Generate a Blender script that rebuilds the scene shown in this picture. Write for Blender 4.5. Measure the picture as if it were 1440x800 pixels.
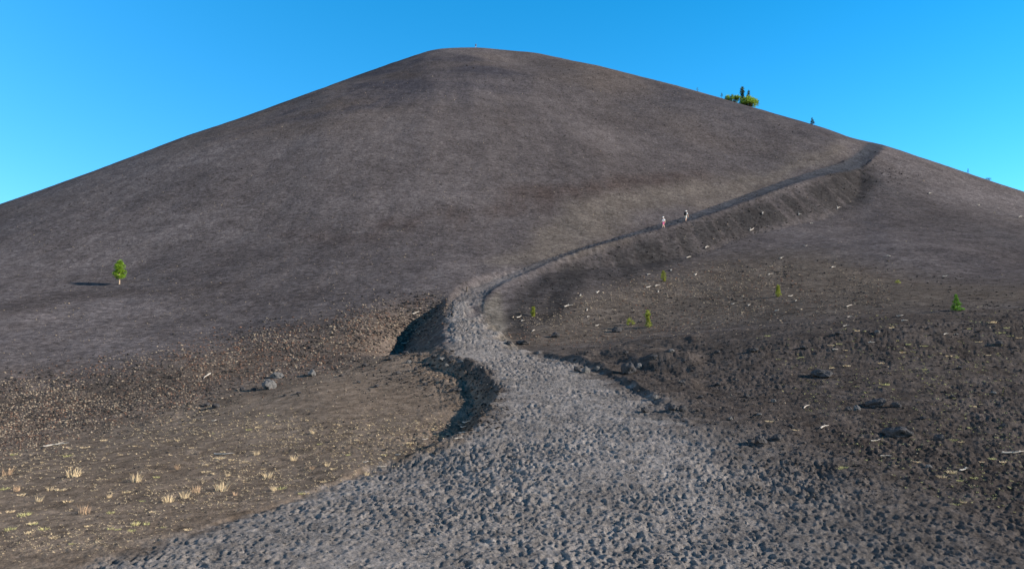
import bpy, bmesh, math, random
import numpy as np
from mathutils import Vector, Matrix, noise as mnoise

# ------------------------------------------------------------------ scene, camera, light
for o in list(bpy.data.objects):
    bpy.data.objects.remove(o, do_unlink=True)
scene = bpy.context.scene
COL = scene.collection
PW, PH, FPX = 1440.0, 800.0, 1120.0          # photograph size and focal length in its pixels
PITCH = math.radians(8.13)
EYE = 12.0                                   # eye height above the datum

cam_d = bpy.data.cameras.new('camera')
cam_d.sensor_fit = 'HORIZONTAL'
cam_d.sensor_width = 36.0
cam_d.lens = 36.0 * FPX / PW
cam_d.clip_start = 0.1
cam_d.clip_end = 30000
cam = bpy.data.objects.new('camera', cam_d)
cam.location = (0, 0, EYE)
cam.rotation_euler = (math.radians(90) + PITCH, 0, 0)
COL.objects.link(cam)
scene.camera = cam

SUN_EL = math.radians(21.0)
SUN_AZ = math.radians(103.0)                 # clockwise from +Y (the view direction)
sun_vec = Vector((math.cos(SUN_EL) * math.sin(SUN_AZ), math.cos(SUN_EL) * math.cos(SUN_AZ), math.sin(SUN_EL)))

world = bpy.data.worlds.new('World')
scene.world = world
world.use_nodes = True
wn = world.node_tree.nodes
wl = world.node_tree.links
wn.clear()
sky = wn.new('ShaderNodeTexSky')
sky.sky_type = 'NISHITA'
sky.sun_disc = False
sky.sun_elevation = SUN_EL
sky.sun_rotation = -SUN_AZ
sky.altitude = 1900
sky.air_density = 1.0
sky.dust_density = 2.2
sky.ozone_density = 2.0
hs = wn.new('ShaderNodeHueSaturation')
hs.inputs['Hue'].default_value = 0.489
hs.inputs['Saturation'].default_value = 1.42
hs.inputs['Value'].default_value = 1.0
bg = wn.new('ShaderNodeBackground')
bg.inputs['Strength'].default_value = 0.12
wo = wn.new('ShaderNodeOutputWorld')
wl.new(sky.outputs['Color'], hs.inputs['Color'])
wl.new(hs.outputs['Color'], bg.inputs['Color'])
wl.new(bg.outputs['Background'], wo.inputs['Surface'])

sun_d = bpy.data.lights.new('sun', 'SUN')
sun_d.energy = 5.0
sun_d.angle = math.radians(0.53)
sun_d.color = (1.0, 0.90, 0.79)
sun = bpy.data.objects.new('sun', sun_d)
sun.rotation_euler = sun_vec.to_track_quat('Z', 'Y').to_euler()
sun.location = (60, -20, 80)
COL.objects.link(sun)

scene.view_settings.view_transform = 'Standard'
scene.view_settings.look = 'None'
scene.view_settings.gamma = 1.0
scene.view_settings.use_curve_mapping = False
scene.view_settings.exposure = 1.45
scene.render.engine = 'CYCLES'

# ------------------------------------------------------------------ pixels <-> directions
CP, SP = math.cos(PITCH), math.sin(PITCH)
def pix_uv(px, py):
    cx = (np.asarray(px, float) - PW / 2) / FPX
    cy = (PH / 2 - np.asarray(py, float)) / FPX
    d = CP - cy * SP
    return cx / d, (SP + cy * CP) / d
def P3(px, py, D):
    u, v = pix_uv(px, py)
    return np.array([u * D, D, v * D])        # relative to the eye
def to_pix(x, y, z):                          # z relative to the eye
    f = y * CP + z * SP
    f = np.where(f > 0.05, f, 0.05)
    return PW / 2 + FPX * x / f, PH / 2 - FPX * (-y * SP + z * CP) / f

# ------------------------------------------------------------------ noise helpers
def sstep(a, b, x):
    t = np.clip((x - a) / (b - a), 0, 1)
    return t * t * (3 - 2 * t)
_tabs = {}
def vnoise(x, y, seed=0):
    if seed not in _tabs:
        _tabs[seed] = np.random.default_rng(seed).random((256, 256))
    T = _tabs[seed]
    xi = np.floor(x).astype(np.int64); yi = np.floor(y).astype(np.int64)
    fx = x - xi; fy = y - yi
    fx = fx * fx * fx * (fx * (fx * 6 - 15) + 10); fy = fy * fy * fy * (fy * (fy * 6 - 15) + 10)
    a = T[xi & 255, yi & 255]; b = T[(xi + 1) & 255, yi & 255]
    c = T[xi & 255, (yi + 1) & 255]; d = T[(xi + 1) & 255, (yi + 1) & 255]
    return (a + (b - a) * fx) * (1 - fy) + (c + (d - c) * fx) * fy
def fbm(x, y, octs=4, seed=0, gain=0.5):
    s = np.zeros_like(x); amp = 1.0; tot = 0
    for i in range(octs):
        ca, sa = math.cos(0.7 * i + .3), math.sin(0.7 * i + .3)
        f = 2.03 ** i
        s += amp * (vnoise((x * ca - y * sa) * f + 17.3 * i, (x * sa + y * ca) * f - 9.1 * i, seed + i) - .5)
        tot += amp; amp *= gain
    return s / tot * 2

# ------------------------------------------------------------------ the landform
CX, CY, CH, CS, CR0 = -19.0, 330.0, 160.0, 0.617, 21.0      # cone axis, virtual apex, slope, rim rounding
def base_h(x, y):
    r = np.sqrt((x - CX) ** 2 + (y - CY) ** 2)
    cone = CH - CS * np.sqrt(r * r + CR0 * CR0) - 13 * np.exp(-(r / 15) ** 2)
    plain = -8.6 + 0.227 * np.clip(y, 0, 48) + 0 * x
    k = 6.0
    m = np.maximum(cone, plain)
    return m + k * np.log(np.exp((cone - m) / k) + np.exp((plain - m) / k)) - 1.0 * np.exp(-((cone - plain) / 8) ** 2)

CTRL = [
 # foreground
 (0,790,20.5),(200,790,20),(640,790,20),(1000,790,20),(1430,790,19.5),(720,700,25),(500,700,25.3),(760,650,28.5),
 (800,600,33),(780,550,40),(760,520,47),(690,500,53.5),
 # left basin
 (0,700,28),(200,700,27.5),(0,660,35),(150,640,36),(300,640,34),(450,640,33),(450,580,41),(300,600,41),(600,600,36),(640,560,42.5),(560,530,48.5),
 (640,520,49),(430,550,47),
 # left toe of the cone
 (0,635,42),(150,597,46),(300,558,50),(450,522,54.5),(570,490,59),(610,488,60),
 # left lower flank
 (0,560,53),(200,520,58),(400,470,66),(560,440,72),(0,440,78),(166,399,95),(400,400,88),
 # right-hand field and its low crest
 (1100,600,32),(1440,600,31),(1440,700,24),(1100,700,24.5),(1440,500,42.5),(1250,500,43.5),(1100,520,43),(900,520,46.5),(1250,560,35.5),
 (830,498,53),(980,468,58),(1250,441,56),(1440,431,55),
 # flats behind the crest and the apron under the trail
 (730,476,63),(850,472,64.5),(1000,452,66),(1100,412,77),(800,427,77),(900,392,93),(1000,352,111),(1150,302,136),(1250,274,152),
 (1250,405,77),(1440,402,71),(1300,350,100),(1440,335,115),(1250,312,127),(1440,295,160),
 # skyline right
 (750,74,294),(840,92,267),(960,122,238),(1100,163,210),(1170,183,198),(1300,223,188),(1440,270,188),
 # skyline left and rim
 (0,288,193),(125,243,210),(250,197,228),(375,153,252),(500,108,281),(580,80,303),(620,70,306),(680,68,304),
]
_c = np.array([P3(*c) for c in CTRL])
_an = []
for ang in (-75, -50, -25, 0, 25):
    for rr in (60, 115, 165):
        a = math.radians(ang)
        _an.append((CX + rr * math.sin(a), CY - rr * math.cos(a)))
_an += [(CX, CY), (CX + 15, CY + 60), (CX - 60, CY + 60), (CX + 90, CY + 60), (0, 5), (-20, 0), (25, 0), (-60, 25), (60, 20)]
_an = np.array(_an)
_pts = np.vstack([_c[:, :2], _an])
_res = np.concatenate([_c[:, 2] - base_h(_c[:, 0], _c[:, 1]), np.zeros(len(_an))])
def _phi(d2):
    return 0.5 * d2 * np.log(d2 + 1e-9)
_S = 100.0
def _tps_fit():
    p = _pts / _S; n = len(p)
    d2 = ((p[:, None] - p[None]) ** 2).sum(-1)
    K = _phi(d2) + np.eye(n) * 2e-4
    Q = np.hstack([np.ones((n, 1)), p])
    A = np.zeros((n + 3, n + 3)); A[:n, :n] = K; A[:n, n:] = Q; A[n:, :n] = Q.T
    return np.linalg.solve(A, np.concatenate([_res, np.zeros(3)]))
_W = _tps_fit()
def land_h(x, y):
    """terrain without the trail, relative to the eye"""
    x = np.asarray(x, float); y = np.asarray(y, float)
    sh = x.shape; xf = x.ravel(); yf = y.ravel()
    out = base_h(xf, yf)
    near = (np.abs(xf) < 330) & (yf > -60) & (yf < 520)
    idx = np.nonzero(near)[0]
    p = _pts / _S
    for s in range(0, len(idx), 40000):
        ii = idx[s:s + 40000]
        qx = xf[ii] / _S; qy = yf[ii] / _S
        d2 = (qx[:, None] - p[None, :, 0]) ** 2 + (qy[:, None] - p[None, :, 1]) ** 2
        r = _phi(d2) @ _W[:-3] + _W[-3] + _W[-2] * qx + _W[-1] * qy
        w = 1 - sstep(25, 110, np.sqrt(d2.min(1)) * _S)
        out[ii] += r * w
    if SKY_D is not None:
        th = np.arctan2(xf, yf); r = np.hypot(xf, yf)
        out += -np.interp(th, SKY_T, SKY_D) * r * sstep(70, 190, r) * (np.abs(th) < 1.2)
    out += (8.6 - 1.7) * np.exp(-((xf / 14) ** 2 + (yf / 9) ** 2))      # knoll the photographer stands on
    return out.reshape(sh)

SKY_D = None
SKYLINE = [(-60,309),(0,288),(60,267),(125,243),(250,197),(375,153),(500,108),(580,80),(600,73),(620,69),(660,67),(680,67.5),(750,74),(840,92),(960,122),(1040,146),(1100,163),(1170,183),(1200,194),(1240,203),(1300,223),(1370,247),(1440,270),(1500,291)]
def _fit_skyline():
    """nudge the slopes so that the crest runs where it does in the photograph"""
    global SKY_D, SKY_T
    u, v = pix_uv([a for a, b in SKYLINE], [b for a, b in SKYLINE])
    tt = np.linspace(math.atan(u[0]), math.atan(u[-1]), 160)
    hor = np.hypot(1, np.tan(tt))
    want = np.interp(np.tan(tt), u, v) / hor
    SKY_T = np.concatenate([[-1.2], tt, [1.2]])
    rad = np.linspace(95, 420, 240)
    X = rad[:, None] * np.sin(tt)[None]; Y = rad[:, None] * np.cos(tt)[None]
    d = np.zeros(160)
    for it in range(4):
        SKY_D = np.concatenate([[0], d, [0]])
        z = land_h(X, Y)
        have = (z / rad[:, None]).max(0)
        e = have - want
        k = np.exp(-np.linspace(-2, 2, 9) ** 2); k /= k.sum()
        d = d + np.convolve(np.pad(e, 4, mode='edge'), k, 'valid')
    SKY_D = np.concatenate([[0], d, [0]])
_fit_skyline()

# trail: pixel centre, distance, half width in metres
TRAIL = [(640,860,17,8.6),(650,790,20,8.3),(715,700,25,7.2),(780,650,28.5,6.0),(812,600,33,4.3),(800,555,39.5,3.6),(765,522,46.5,3.4),(695,496,55,3.3),
 (668,470,63,2.5),(655,445,71,1.9),(655,424,78,1.7),(682,404,85,1.5),(722,386,91,1.3),(800,355,101.5,1.25),(870,334,109,1.25),(926,319,116,1.3),(1000,296,128,1.4),
 (1100,258,150,1.65),(1170,227,169,1.75),(1200,211,180,1.9),(1216,203,188,2.0),(1228,204,197,2.0),(1240,212,212,2.0)]
def _trail_curve():
    pts = np.array([np.append(P3(a, b, d), w) for a, b, d, w in TRAIL])
    out = []
    n = len(pts)
    for i in range(n - 1):
        p0 = pts[max(i - 1, 0)]; p1 = pts[i]; p2 = pts[i + 1]; p3 = pts[min(i + 2, n - 1)]
        for t in np.linspace(0, 1, 8, endpoint=False):
            out.append(0.5 * ((2 * p1) + (-p0 + p2) * t + (2 * p0 - 5 * p1 + 4 * p2 - p3) * t * t + (-p0 + 3 * p1 - 3 * p2 + p3) * t ** 3))
    out.append(pts[-1])
    return np.array(out)
TC = _trail_curve()
def trail_query(x, y):
    """signed distance (+ right of travel), trail height, half width, progress"""
    n = len(x)
    sd = np.full(n, 999.0); zt = np.zeros(n); hw = np.ones(n); pr = np.zeros(n)
    idx = np.nonzero((x > -40) & (x < 150) & (y > 10) & (y < 235))[0]
    a = TC[:-1]; b = TC[1:]; ab = b[:, :2] - a[:, :2]; L2 = (ab ** 2).sum(1)
    for s in range(0, len(idx), 30000):
        ii = idx[s:s + 30000]
        dx = x[ii][:, None] - a[None, :, 0]; dy = y[ii][:, None] - a[None, :, 1]
        t = np.clip((dx * ab[:, 0] + dy * ab[:, 1]) / L2, 0, 1)
        ex = dx - t * ab[:, 0]; ey = dy - t * ab[:, 1]
        d2 = ex * ex + ey * ey
        k = d2.argmin(1); ar = np.arange(len(ii))
        tt = t[ar, k]
        side = np.sign(ab[k, 1] * dx[ar, k] - ab[k, 0] * dy[ar, k])
        sd[ii] = np.sqrt(d2[ar, k]) * side
        zt[ii] = a[k, 2] + (b[k, 2] - a[k, 2]) * tt
        hw[ii] = a[k, 3] + (b[k, 3] - a[k, 3]) * tt
        pr[ii] = (k + tt) / len(a)
    return sd, zt, hw, pr

def cells(x, y, size, rad, seed, stretch=1.0, keep=0.85):
    """footprint dimples: sum of jittered pits (0..1 deep)"""
    rng = np.random.default_rng(seed)
    J = rng.random((128, 128, 5))
    gx = np.floor(x / size).astype(np.int64); gy = np.floor(y / size).astype(np.int64)
    out = np.zeros_like(x); rim = np.zeros_like(x)
    for i in (-1, 0, 1):
        for j in (-1, 0, 1):
            cx = gx + i; cy = gy + j
            q = J[cx & 127, cy & 127]
            ox = (cx + q[:, 0]) * size; oy = (cy + q[:, 1]) * size
            a = q[:, 2] * 6.283
            ca = np.cos(a); sa = np.sin(a)
            dx = x - ox; dy = y - oy
            ex = (dx * ca + dy * sa) / 1.45; ey = -dx * sa + dy * ca
            R = rad * (0.6 + 0.8 * q[:, 3])
            t2 = (ex * ex + ey * ey) / (R * R)
            on = q[:, 4] < keep
            out = np.maximum(out, np.where(on, np.exp(-t2 * t2 * t2) * (0.55 + 0.45 * q[:, 3]), 0))
            rim = np.maximum(rim, np.where(on, np.exp(-((np.sqrt(t2) - 1.45) / .4) ** 2), 0))
    return out, rim

def poly_mask(px, py, poly, feather):
    """soft inside test in the photograph's pixels"""
    inside = np.zeros(px.shape, bool); dmin = np.full(px.shape, 1e9)
    n = len(poly)
    for i in range(n):
        x1, y1 = poly[i]; x2, y2 = poly[(i + 1) % n]
        c = ((y1 > py) != (y2 > py)) & (px < (x2 - x1) * (py - y1) / ((y2 - y1) or 1e-9) + x1)
        inside ^= c
        ex, ey = x2 - x1, y2 - y1
        t = np.clip(((px - x1) * ex + (py - y1) * ey) / (ex * ex + ey * ey), 0, 1)
        dmin = np.minimum(dmin, np.hypot(px - x1 - t * ex, py - y1 - t * ey))
    sd = np.where(inside, dmin, -dmin)
    return sstep(-feather, feather, sd)

# ------------------------------------------------------------------ terrain grid (polar, fine where the photo looks)
def build_grid():
    mid = np.arctan(np.linspace(-0.735, 0.735, 1120))
    side = np.linspace(mid[-1], 2 * math.pi + mid[0], 62)[1:-1]
    th = np.concatenate([mid, side])
    r1 = np.array([.5, 2, 4, 6, 8, 10, 11.5, 13, 14.2, 15.2])
    r2 = 1 / np.linspace(1 / 16., 1 / 62., 430)
    r3 = np.geomspace(62, 400, 390)[1:]
    r4 = np.geomspace(400, 9000, 26)[1:]
    r = np.concatenate([r1, r2, r3, r4])
    TH, R = np.meshgrid(th, r)
    return R * np.sin(TH), R * np.cos(TH), len(mid)
GX, GY, NMID = build_grid()
NR, NC = GX.shape

def full_height(x, y):
    z = land_h(x, y)
    sd, zt, hw, pr = trail_query(x, y)
    ad = np.abs(sd)
    zt = zt + (z - zt) * sstep(.76, .88, pr)
    zt = zt - .30 * sstep(.52, .75, pr) * sstep(.92, .80, pr) * np.clip(sd, -hw, hw)
    up = sstep(.42, .5, pr)                                   # the climbing part of the trail
    edge = hw * (1 + .10 * fbm(x * .3, y * .3, 3, 50)) + .22 * fbm(x * 1.3, y * 1.3, 3, 51)
    out = np.maximum(ad - edge, 0)
    near_t = ad < 45
    bench = sstep(.13, .22, pr) * sstep(.345, .29, pr)
    gully = (3.0 * sstep(.335, .375, pr) * sstep(.475, .42, pr))
    lw = np.maximum(0, -(sd + edge) - 2.2)
    z = z - gully * np.exp(-(lw / 3.2) ** 2) * sstep(0, -1.6, sd + edge)
    cap = zt - .85 + .01 * lw
    zc = np.where(sd < 0, np.minimum(z, cap), z)
    z = z + (zc - z) * bench * sstep(14, 3, lw) * (sd < 0)
    lo = zt - .66 * out - .02 * out * out * (1 + .8 * fbm(x * .08, y * .08, 2, 60))
    hi = zt + (.62 + .1 * up) * out
    zz = np.where(near_t, np.minimum(np.maximum(z, lo), hi), z)
    # fading at the far end of the trail
    fade = 1 - sstep(.93, .99, pr)
    lowpart = np.where(sd > 0, sstep(.14, .24, pr), sstep(.02, .10, pr))
    zz = z + (zz - z) * fade * lowpart
    # berm on the outer side and the sunk bed of the climbing part
    berm = np.exp(-((sd - edge * 1.25) / .5) ** 2) * .18 * up * fade
    bed = np.exp(-(sd / (edge * .8)) ** 2) * .25 * up * fade
    zz = zz + berm - bed
    jit = (1.1 * fbm(x * .8, y * .8, 4, 52, .65) + .5) * (1 - .75 * up)
    path = (1 - sstep(-.55, .75, ad - edge + jit * np.where(sd > 0, 2.2, .9))) * np.where(near_t, 1, 0) * (1 - sstep(.975, 1, pr))
    return z, zz, path, sd, pr, edge, up

print('height field ...')
gx = GX.ravel(); gy = GY.ravel()
LZ, GZ, PATH, SD, PR, EDGE, UP = full_height(gx, gy)
px, py = to_pix(gx, gy, GZ)
rr = np.hypot(gx, gy)
visible = (gy > 5)
px = np.where(visible, px, -5000); py = np.where(visible, py, 5000)

_xr = np.interp(py, [500, 520, 560, 600, 650, 700, 800, 900], [735, 785, 840, 895, 955, 1010, 1080, 1150])
_ww = 60 + 1.75 * np.clip(py - 540, 0, 400)
MARG = np.where(visible & (py > 500) & (SD > 0), sstep(1.25, -.2, (px - _xr + 40 * fbm(gx * .3, gy * .3, 4, 91)) / _ww), 0)
nx = 14 * fbm(gx * .05, gy * .05, 3, 3); ny = 10 * fbm(gx * .05, gy * .05, 3, 9)
def zone(poly, f): return poly_mask(px + nx, py + ny, poly, f)
TOE_L = [(-400, 760), (0, 636), (150, 597), (300, 558), (450, 522), (570, 490), (612, 488)]
Z_BASIN = zone(TOE_L + [(700, 560), (650, 625), (520, 668), (380, 712), (240, 762), (100, 815), (-400, 900)], 24)
Z_TOE = zone([(-400, 640), (0, 545), (150, 520), (330, 478), (480, 448), (600, 424), (640, 430), (612, 488), (570, 490), (300, 558), (0, 636), (-400, 760)], 30)
Z_RFIELD = zone([(750, 488), (830, 484), (980, 466), (1250, 441), (1440, 431), (1900, 420), (1900, 900), (1330, 850), (1130, 720), (1010, 640), (930, 580), (850, 525)], 40)
Z_FLATS = zone([(690, 480), (715, 440), (800, 418), (900, 395), (1000, 372), (1150, 360), (1290, 385), (1440, 400), (1700, 400), (1700, 425), (1440, 431), (1250, 441), (980, 466), (830, 484), (750, 490)], 22)
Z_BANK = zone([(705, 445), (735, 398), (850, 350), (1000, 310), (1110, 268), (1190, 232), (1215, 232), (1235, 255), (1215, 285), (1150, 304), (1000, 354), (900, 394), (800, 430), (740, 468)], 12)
Z_SCAR = zone([(676, 428), (700, 415), (722, 470), (745, 492), (715, 482), (690, 455)], 7)
CONE_POLY = [(-900, 950), (-400, 760), (0, 636), (150, 597), (300, 558), (450, 522), (570, 490), (612, 488), (730, 490), (850, 484), (980, 466), (1250, 441), (1440, 431), (1900, 420), (2600, 300), (2600, -900), (-900, -900)]
Z_CONE = poly_mask(px, py, CONE_POLY, 1.0)
coneR = np.hypot(gx - CX, gy - CY); coneA = np.arctan2(gx - CX, CY - gy)
far_cone = (coneR < 300) & (gy > 70)
IS_CONE = np.where(visible, Z_CONE > .5, coneR < 255)

# relief: large undulations, gullies, footprints, loose cinders
nearw = sstep(500, 330, rr)
cone_w = np.where(visible, poly_mask(px, py, CONE_POLY, 14.0), IS_CONE * 1.0)
rill = fbm(coneA * 45, coneR * .05, 3, 70) * sstep(40, 130, coneR)
rough = np.clip(Z_RFIELD * 1.0 + .25 * Z_BASIN, 0, 1)
GZ = GZ + cone_w * (1 - PATH) * nearw * (.50 * fbm(gx * .03, gy * .03, 4, 80) + .12 * rill * (1 + 1.2 * Z_BANK))
GZ = GZ + cone_w * (1 - PATH) * nearw * .10 * fbm(gx * .25, gy * .25, 4, 85, .6)
GZ = GZ + (1 - cone_w) * sstep(18, 26, rr) * (1 - .6 * PATH) * (.20 * fbm(gx * .13, gy * .13, 4, 90))
GZ = GZ + Z_RFIELD * (.07 * fbm(gx * .7, gy * .7, 4, 95, .6) + .07 * fbm(gx * 2.1, gy * 2.8, 4, 96, .7)) * (1 - PATH) * sstep(900, 1000, px + .35 * (800 - py))
GZ = GZ + Z_RFIELD * .55 * poly_mask(px, py, [(745, 492), (850, 482), (980, 470), (980, 540), (880, 540), (800, 520)], 18) * (fbm(gx * .45, gy * .3, 3, 97) + .4)
m = (rr > 14) & (rr < 130)
ii = np.nonzero(m)[0]
fx = gx[ii]; fy = gy[ii]
wx_ = .07 * fbm(fx * 2.2, fy * 2.2, 3, 61); wy_ = .07 * fbm(fx * 2.2 + 40, fy * 2.2, 3, 62); fx = fx + wx_; fy = fy + wy_
tramp = np.clip(PATH[ii] + (.28 + .42 * sstep(42, 24, rr[ii])) * Z_RFIELD[ii] + .9 * MARG[ii] + .15 + .8 * (SD[ii] < 0) * sstep(5, 1.5, -SD[ii] - EDGE[ii]) * sstep(.12, .2, PR[ii]) * sstep(.36, .32, PR[ii]), 0, 1) * np.where(IS_CONE[ii] & (PATH[ii] < .3), .15, 1)
tramp *= np.clip(.95 + 1.1 * fbm(fx * .22, fy * .22, 3, 77), .45, 1.5)
tramp *= 1 - .75 * Z_BASIN[ii] * sstep(2.5, 6, np.abs(SD[ii]) - EDGE[ii])
d1, m1 = cells(fx, fy, .20, .053, 11, keep=.7)
d2, m2 = cells(fx + 31.7, fy + 11.3, .40, .09, 12, keep=.55)
cl, _ = cells(fx + 7.7, fy + 21.3, .135, .046, 14, keep=.75)
cl2, _ = cells(fx + 57.7, fy + 1.3, .26, .07, 15, keep=.4)
d3, _ = cells(fx + 3.7, fy + 1.3, .21, .075, 13, keep=.8)
pit = np.maximum(d1, .95 * d2)
grow = 1 + .55 * sstep(28, 75, rr[ii])                       # deeper, looser cinders towards the climb
GZ[ii] += tramp * grow * (-.078 * pit + .012 * np.maximum(m1, m2) - .03 * d3 + .016 * np.maximum(cl, 1.2 * cl2) + .05 * fbm(fx * 1.2, fy * 1.2, 3, 33))
GZ[ii] += .022 * fbm(fx * 4.5, fy * 4.5, 4, 44, .7) * sstep(60, 25, rr[ii])
px, py = to_pix(gx, gy, GZ)
px = np.where(visible, px, -5000); py = np.where(visible, py, 5000)

# ------------------------------------------------------------------ cinder colour per place (albedo, plus shade painted on the upper trail bed)
def mixc(c, m, col, k=1.0):
    m = (m * k)[:, None]
    return c * (1 - m) + np.array(col)[None] * m
C_PATH = (.124, .112, .104); C_CONE = (.0545, .0475, .0470); C_BASIN = (.099, .076, .058); C_TOE = (.064, .050, .040)
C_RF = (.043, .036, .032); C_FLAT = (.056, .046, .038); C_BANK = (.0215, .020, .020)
colr = np.tile(np.array(C_CONE), (len(gx), 1))
n1 = fbm(gx * .018, gy * .018, 4, 200); n2 = fbm(gx * .05 + 9, gy * .03, 4, 210); n3 = fbm(gx * .06, gy * .06, 4, 220)
streak = fbm(coneA * 120 + coneR * .06, coneR * .07, 3, 230) * sstep(60, 140, coneR)
colr *= (1 + .22 * n1 + .22 * n2 + .16 * n3 + .08 * streak + .12 * fbm(coneA * 5, coneR * .10 + 2 * n1, 4, 235))[:, None]
warm = sstep(.0, .5, fbm(gx * .022 + 5, gy * .022, 3, 240))
colr = mixc(colr, warm, (.058, .047, .041), .6)
flowx = px + 18 * n2 * 2; flowy = py + 14 * n3 * 2
def band(poly, f): return poly_mask(flowx, flowy, poly, f)
dark1 = band([(300, 200), (430, 150), (500, 122), (600, 84), (740, 96), (735, 130), (640, 138), (560, 152), (430, 178)], 16)
dark2 = band([(380, 335), (520, 312), (640, 285), (780, 268), (1000, 235), (1010, 255), (800, 290), (640, 312), (500, 338)], 14)
dark3 = band([(0, 432), (160, 408), (330, 392), (330, 408), (160, 428), (0, 462)], 10)
dark4 = band([(880, 110), (1000, 140), (1200, 190), (1180, 205), (1060, 175), (940, 150)], 12)
dark5 = band([(1220, 255), (1330, 290), (1440, 330), (1440, 352), (1320, 315), (1240, 285)], 12)
for dm, col, k in ((dark1, (.030, .0285, .033), .95), (dark2, (.035, .027, .0245), .9), (dark3, (.036, .030, .028), .6), (dark4, (.030, .0285, .032), .8), (dark5, (.034, .032, .033), .7)):
    colr = mixc(colr, dm * np.clip(.65 + .9 * n3 + .5 * streak, 0, 1), col, k)
colr = mixc(colr, band([(800, 290), (900, 275), (1010, 250), (1180, 205), (1195, 212), (1050, 275), (930, 305), (720, 375), (690, 370)], 16), (.076, .064, .053), .6)
colr = mixc(colr, Z_TOE, C_TOE, .85)
colr = mixc(colr, Z_FLATS, C_FLAT, .9)
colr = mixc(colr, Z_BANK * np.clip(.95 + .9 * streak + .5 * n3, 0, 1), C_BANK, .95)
colr = mixc(colr, Z_SCAR, (.092, .080, .066), .8)
gm = np.where(IS_CONE, 0, 1)
base_g = np.array(C_RF)[None] * np.ones((len(gx), 1)) * 1.15
colr = np.where(gm[:, None] > 0, base_g, colr)
colr = mixc(colr, Z_BASIN, C_BASIN, 1.0)
colr = mixc(colr, Z_RFIELD * gm, C_RF, .9)
n4 = fbm(gx * .35, gy * .35, 4, 260); n5 = fbm(gx * 1.7, gy * 1.7, 3, 270)
colr *= np.where(gm > 0, 1 + .16 * n4 + .14 * n5, 1 + .10 * n4)[:, None]
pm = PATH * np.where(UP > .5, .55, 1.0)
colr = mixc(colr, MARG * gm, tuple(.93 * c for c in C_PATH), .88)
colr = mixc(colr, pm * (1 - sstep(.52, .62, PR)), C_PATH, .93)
colr = mixc(colr, PATH * sstep(.52, .62, PR), (.029, .031, .036), .95)  # berm shade painted into the climbing bed as a dark bluish tone
colr = np.clip(colr, .012, .4)

# ------------------------------------------------------------------ materials
def new_mat(name):
    m = bpy.data.materials.new(name); m.use_nodes = True
    nt = m.node_tree; b = nt.nodes['Principled BSDF']
    return m, nt, b
def simple_mat(name, col, col2=None, scale=8.0, rough=.9, bump=0.0, spec=.05, subsurf=None):
    m, nt, b = new_mat(name)
    b.inputs['Roughness'].default_value = rough
    b.inputs['Specular IOR Level'].default_value = spec
    tc = nt.nodes.new('ShaderNodeTexCoord'); nz = nt.nodes.new('ShaderNodeTexNoise')
    nz.inputs['Scale'].default_value = scale; nz.inputs['Detail'].default_value = 5
    nt.links.new(tc.outputs['Object'], nz.inputs['Vector'])
    cr = nt.nodes.new('ShaderNodeValToRGB')
    cr.color_ramp.elements[0].position = .32; cr.color_ramp.elements[1].position = .68
    cr.color_ramp.elements[0].color = (*(col2 or [c * .7 for c in col]), 1); cr.color_ramp.elements[1].color = (*col, 1)
    nt.links.new(nz.outputs['Fac'], cr.inputs['Fac']); nt.links.new(cr.outputs['Color'], b.inputs['Base Color'])
    if bump:
        bp = nt.nodes.new('ShaderNodeBump'); bp.inputs['Strength'].default_value = bump; bp.inputs['Distance'].default_value = .05
        nt.links.new(nz.outputs['Fac'], bp.inputs['Height']); nt.links.new(bp.outputs['Normal'], b.inputs['Normal'])
    return m
def leaf_mat(name, col, col2, trans=.35):
    m, nt, b = new_mat(name)
    b.inputs['Roughness'].default_value = .6; b.inputs['Specular IOR Level'].default_value = .25
    tc = nt.nodes.new('ShaderNodeTexCoord'); nz = nt.nodes.new('ShaderNodeTexNoise')
    nz.inputs['Scale'].default_value = 4.0; nz.inputs['Detail'].default_value = 4
    nt.links.new(tc.outputs['Object'], nz.inputs['Vector'])
    cr = nt.nodes.new('ShaderNodeValToRGB')
    cr.color_ramp.elements[0].position = .35; cr.color_ramp.elements[1].position = .65
    cr.color_ramp.elements[0].color = (*col2, 1); cr.color_ramp.elements[1].color = (*col, 1)
    nt.links.new(nz.outputs['Fac'], cr.inputs['Fac']); nt.links.new(cr.outputs['Color'], b.inputs['Base Color'])
    tr = nt.nodes.new('ShaderNodeBsdfTranslucent'); mx = nt.nodes.new('ShaderNodeMixShader'); mx.inputs['Fac'].default_value = trans
    nt.links.new(cr.outputs['Color'], tr.inputs['Color'])
    nt.links.new(b.outputs['BSDF'], mx.inputs[1]); nt.links.new(tr.outputs['BSDF'], mx.inputs[2])
    nt.links.new(mx.outputs['Shader'], nt.nodes['Material Output'].inputs['Surface'])
    return m

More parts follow.
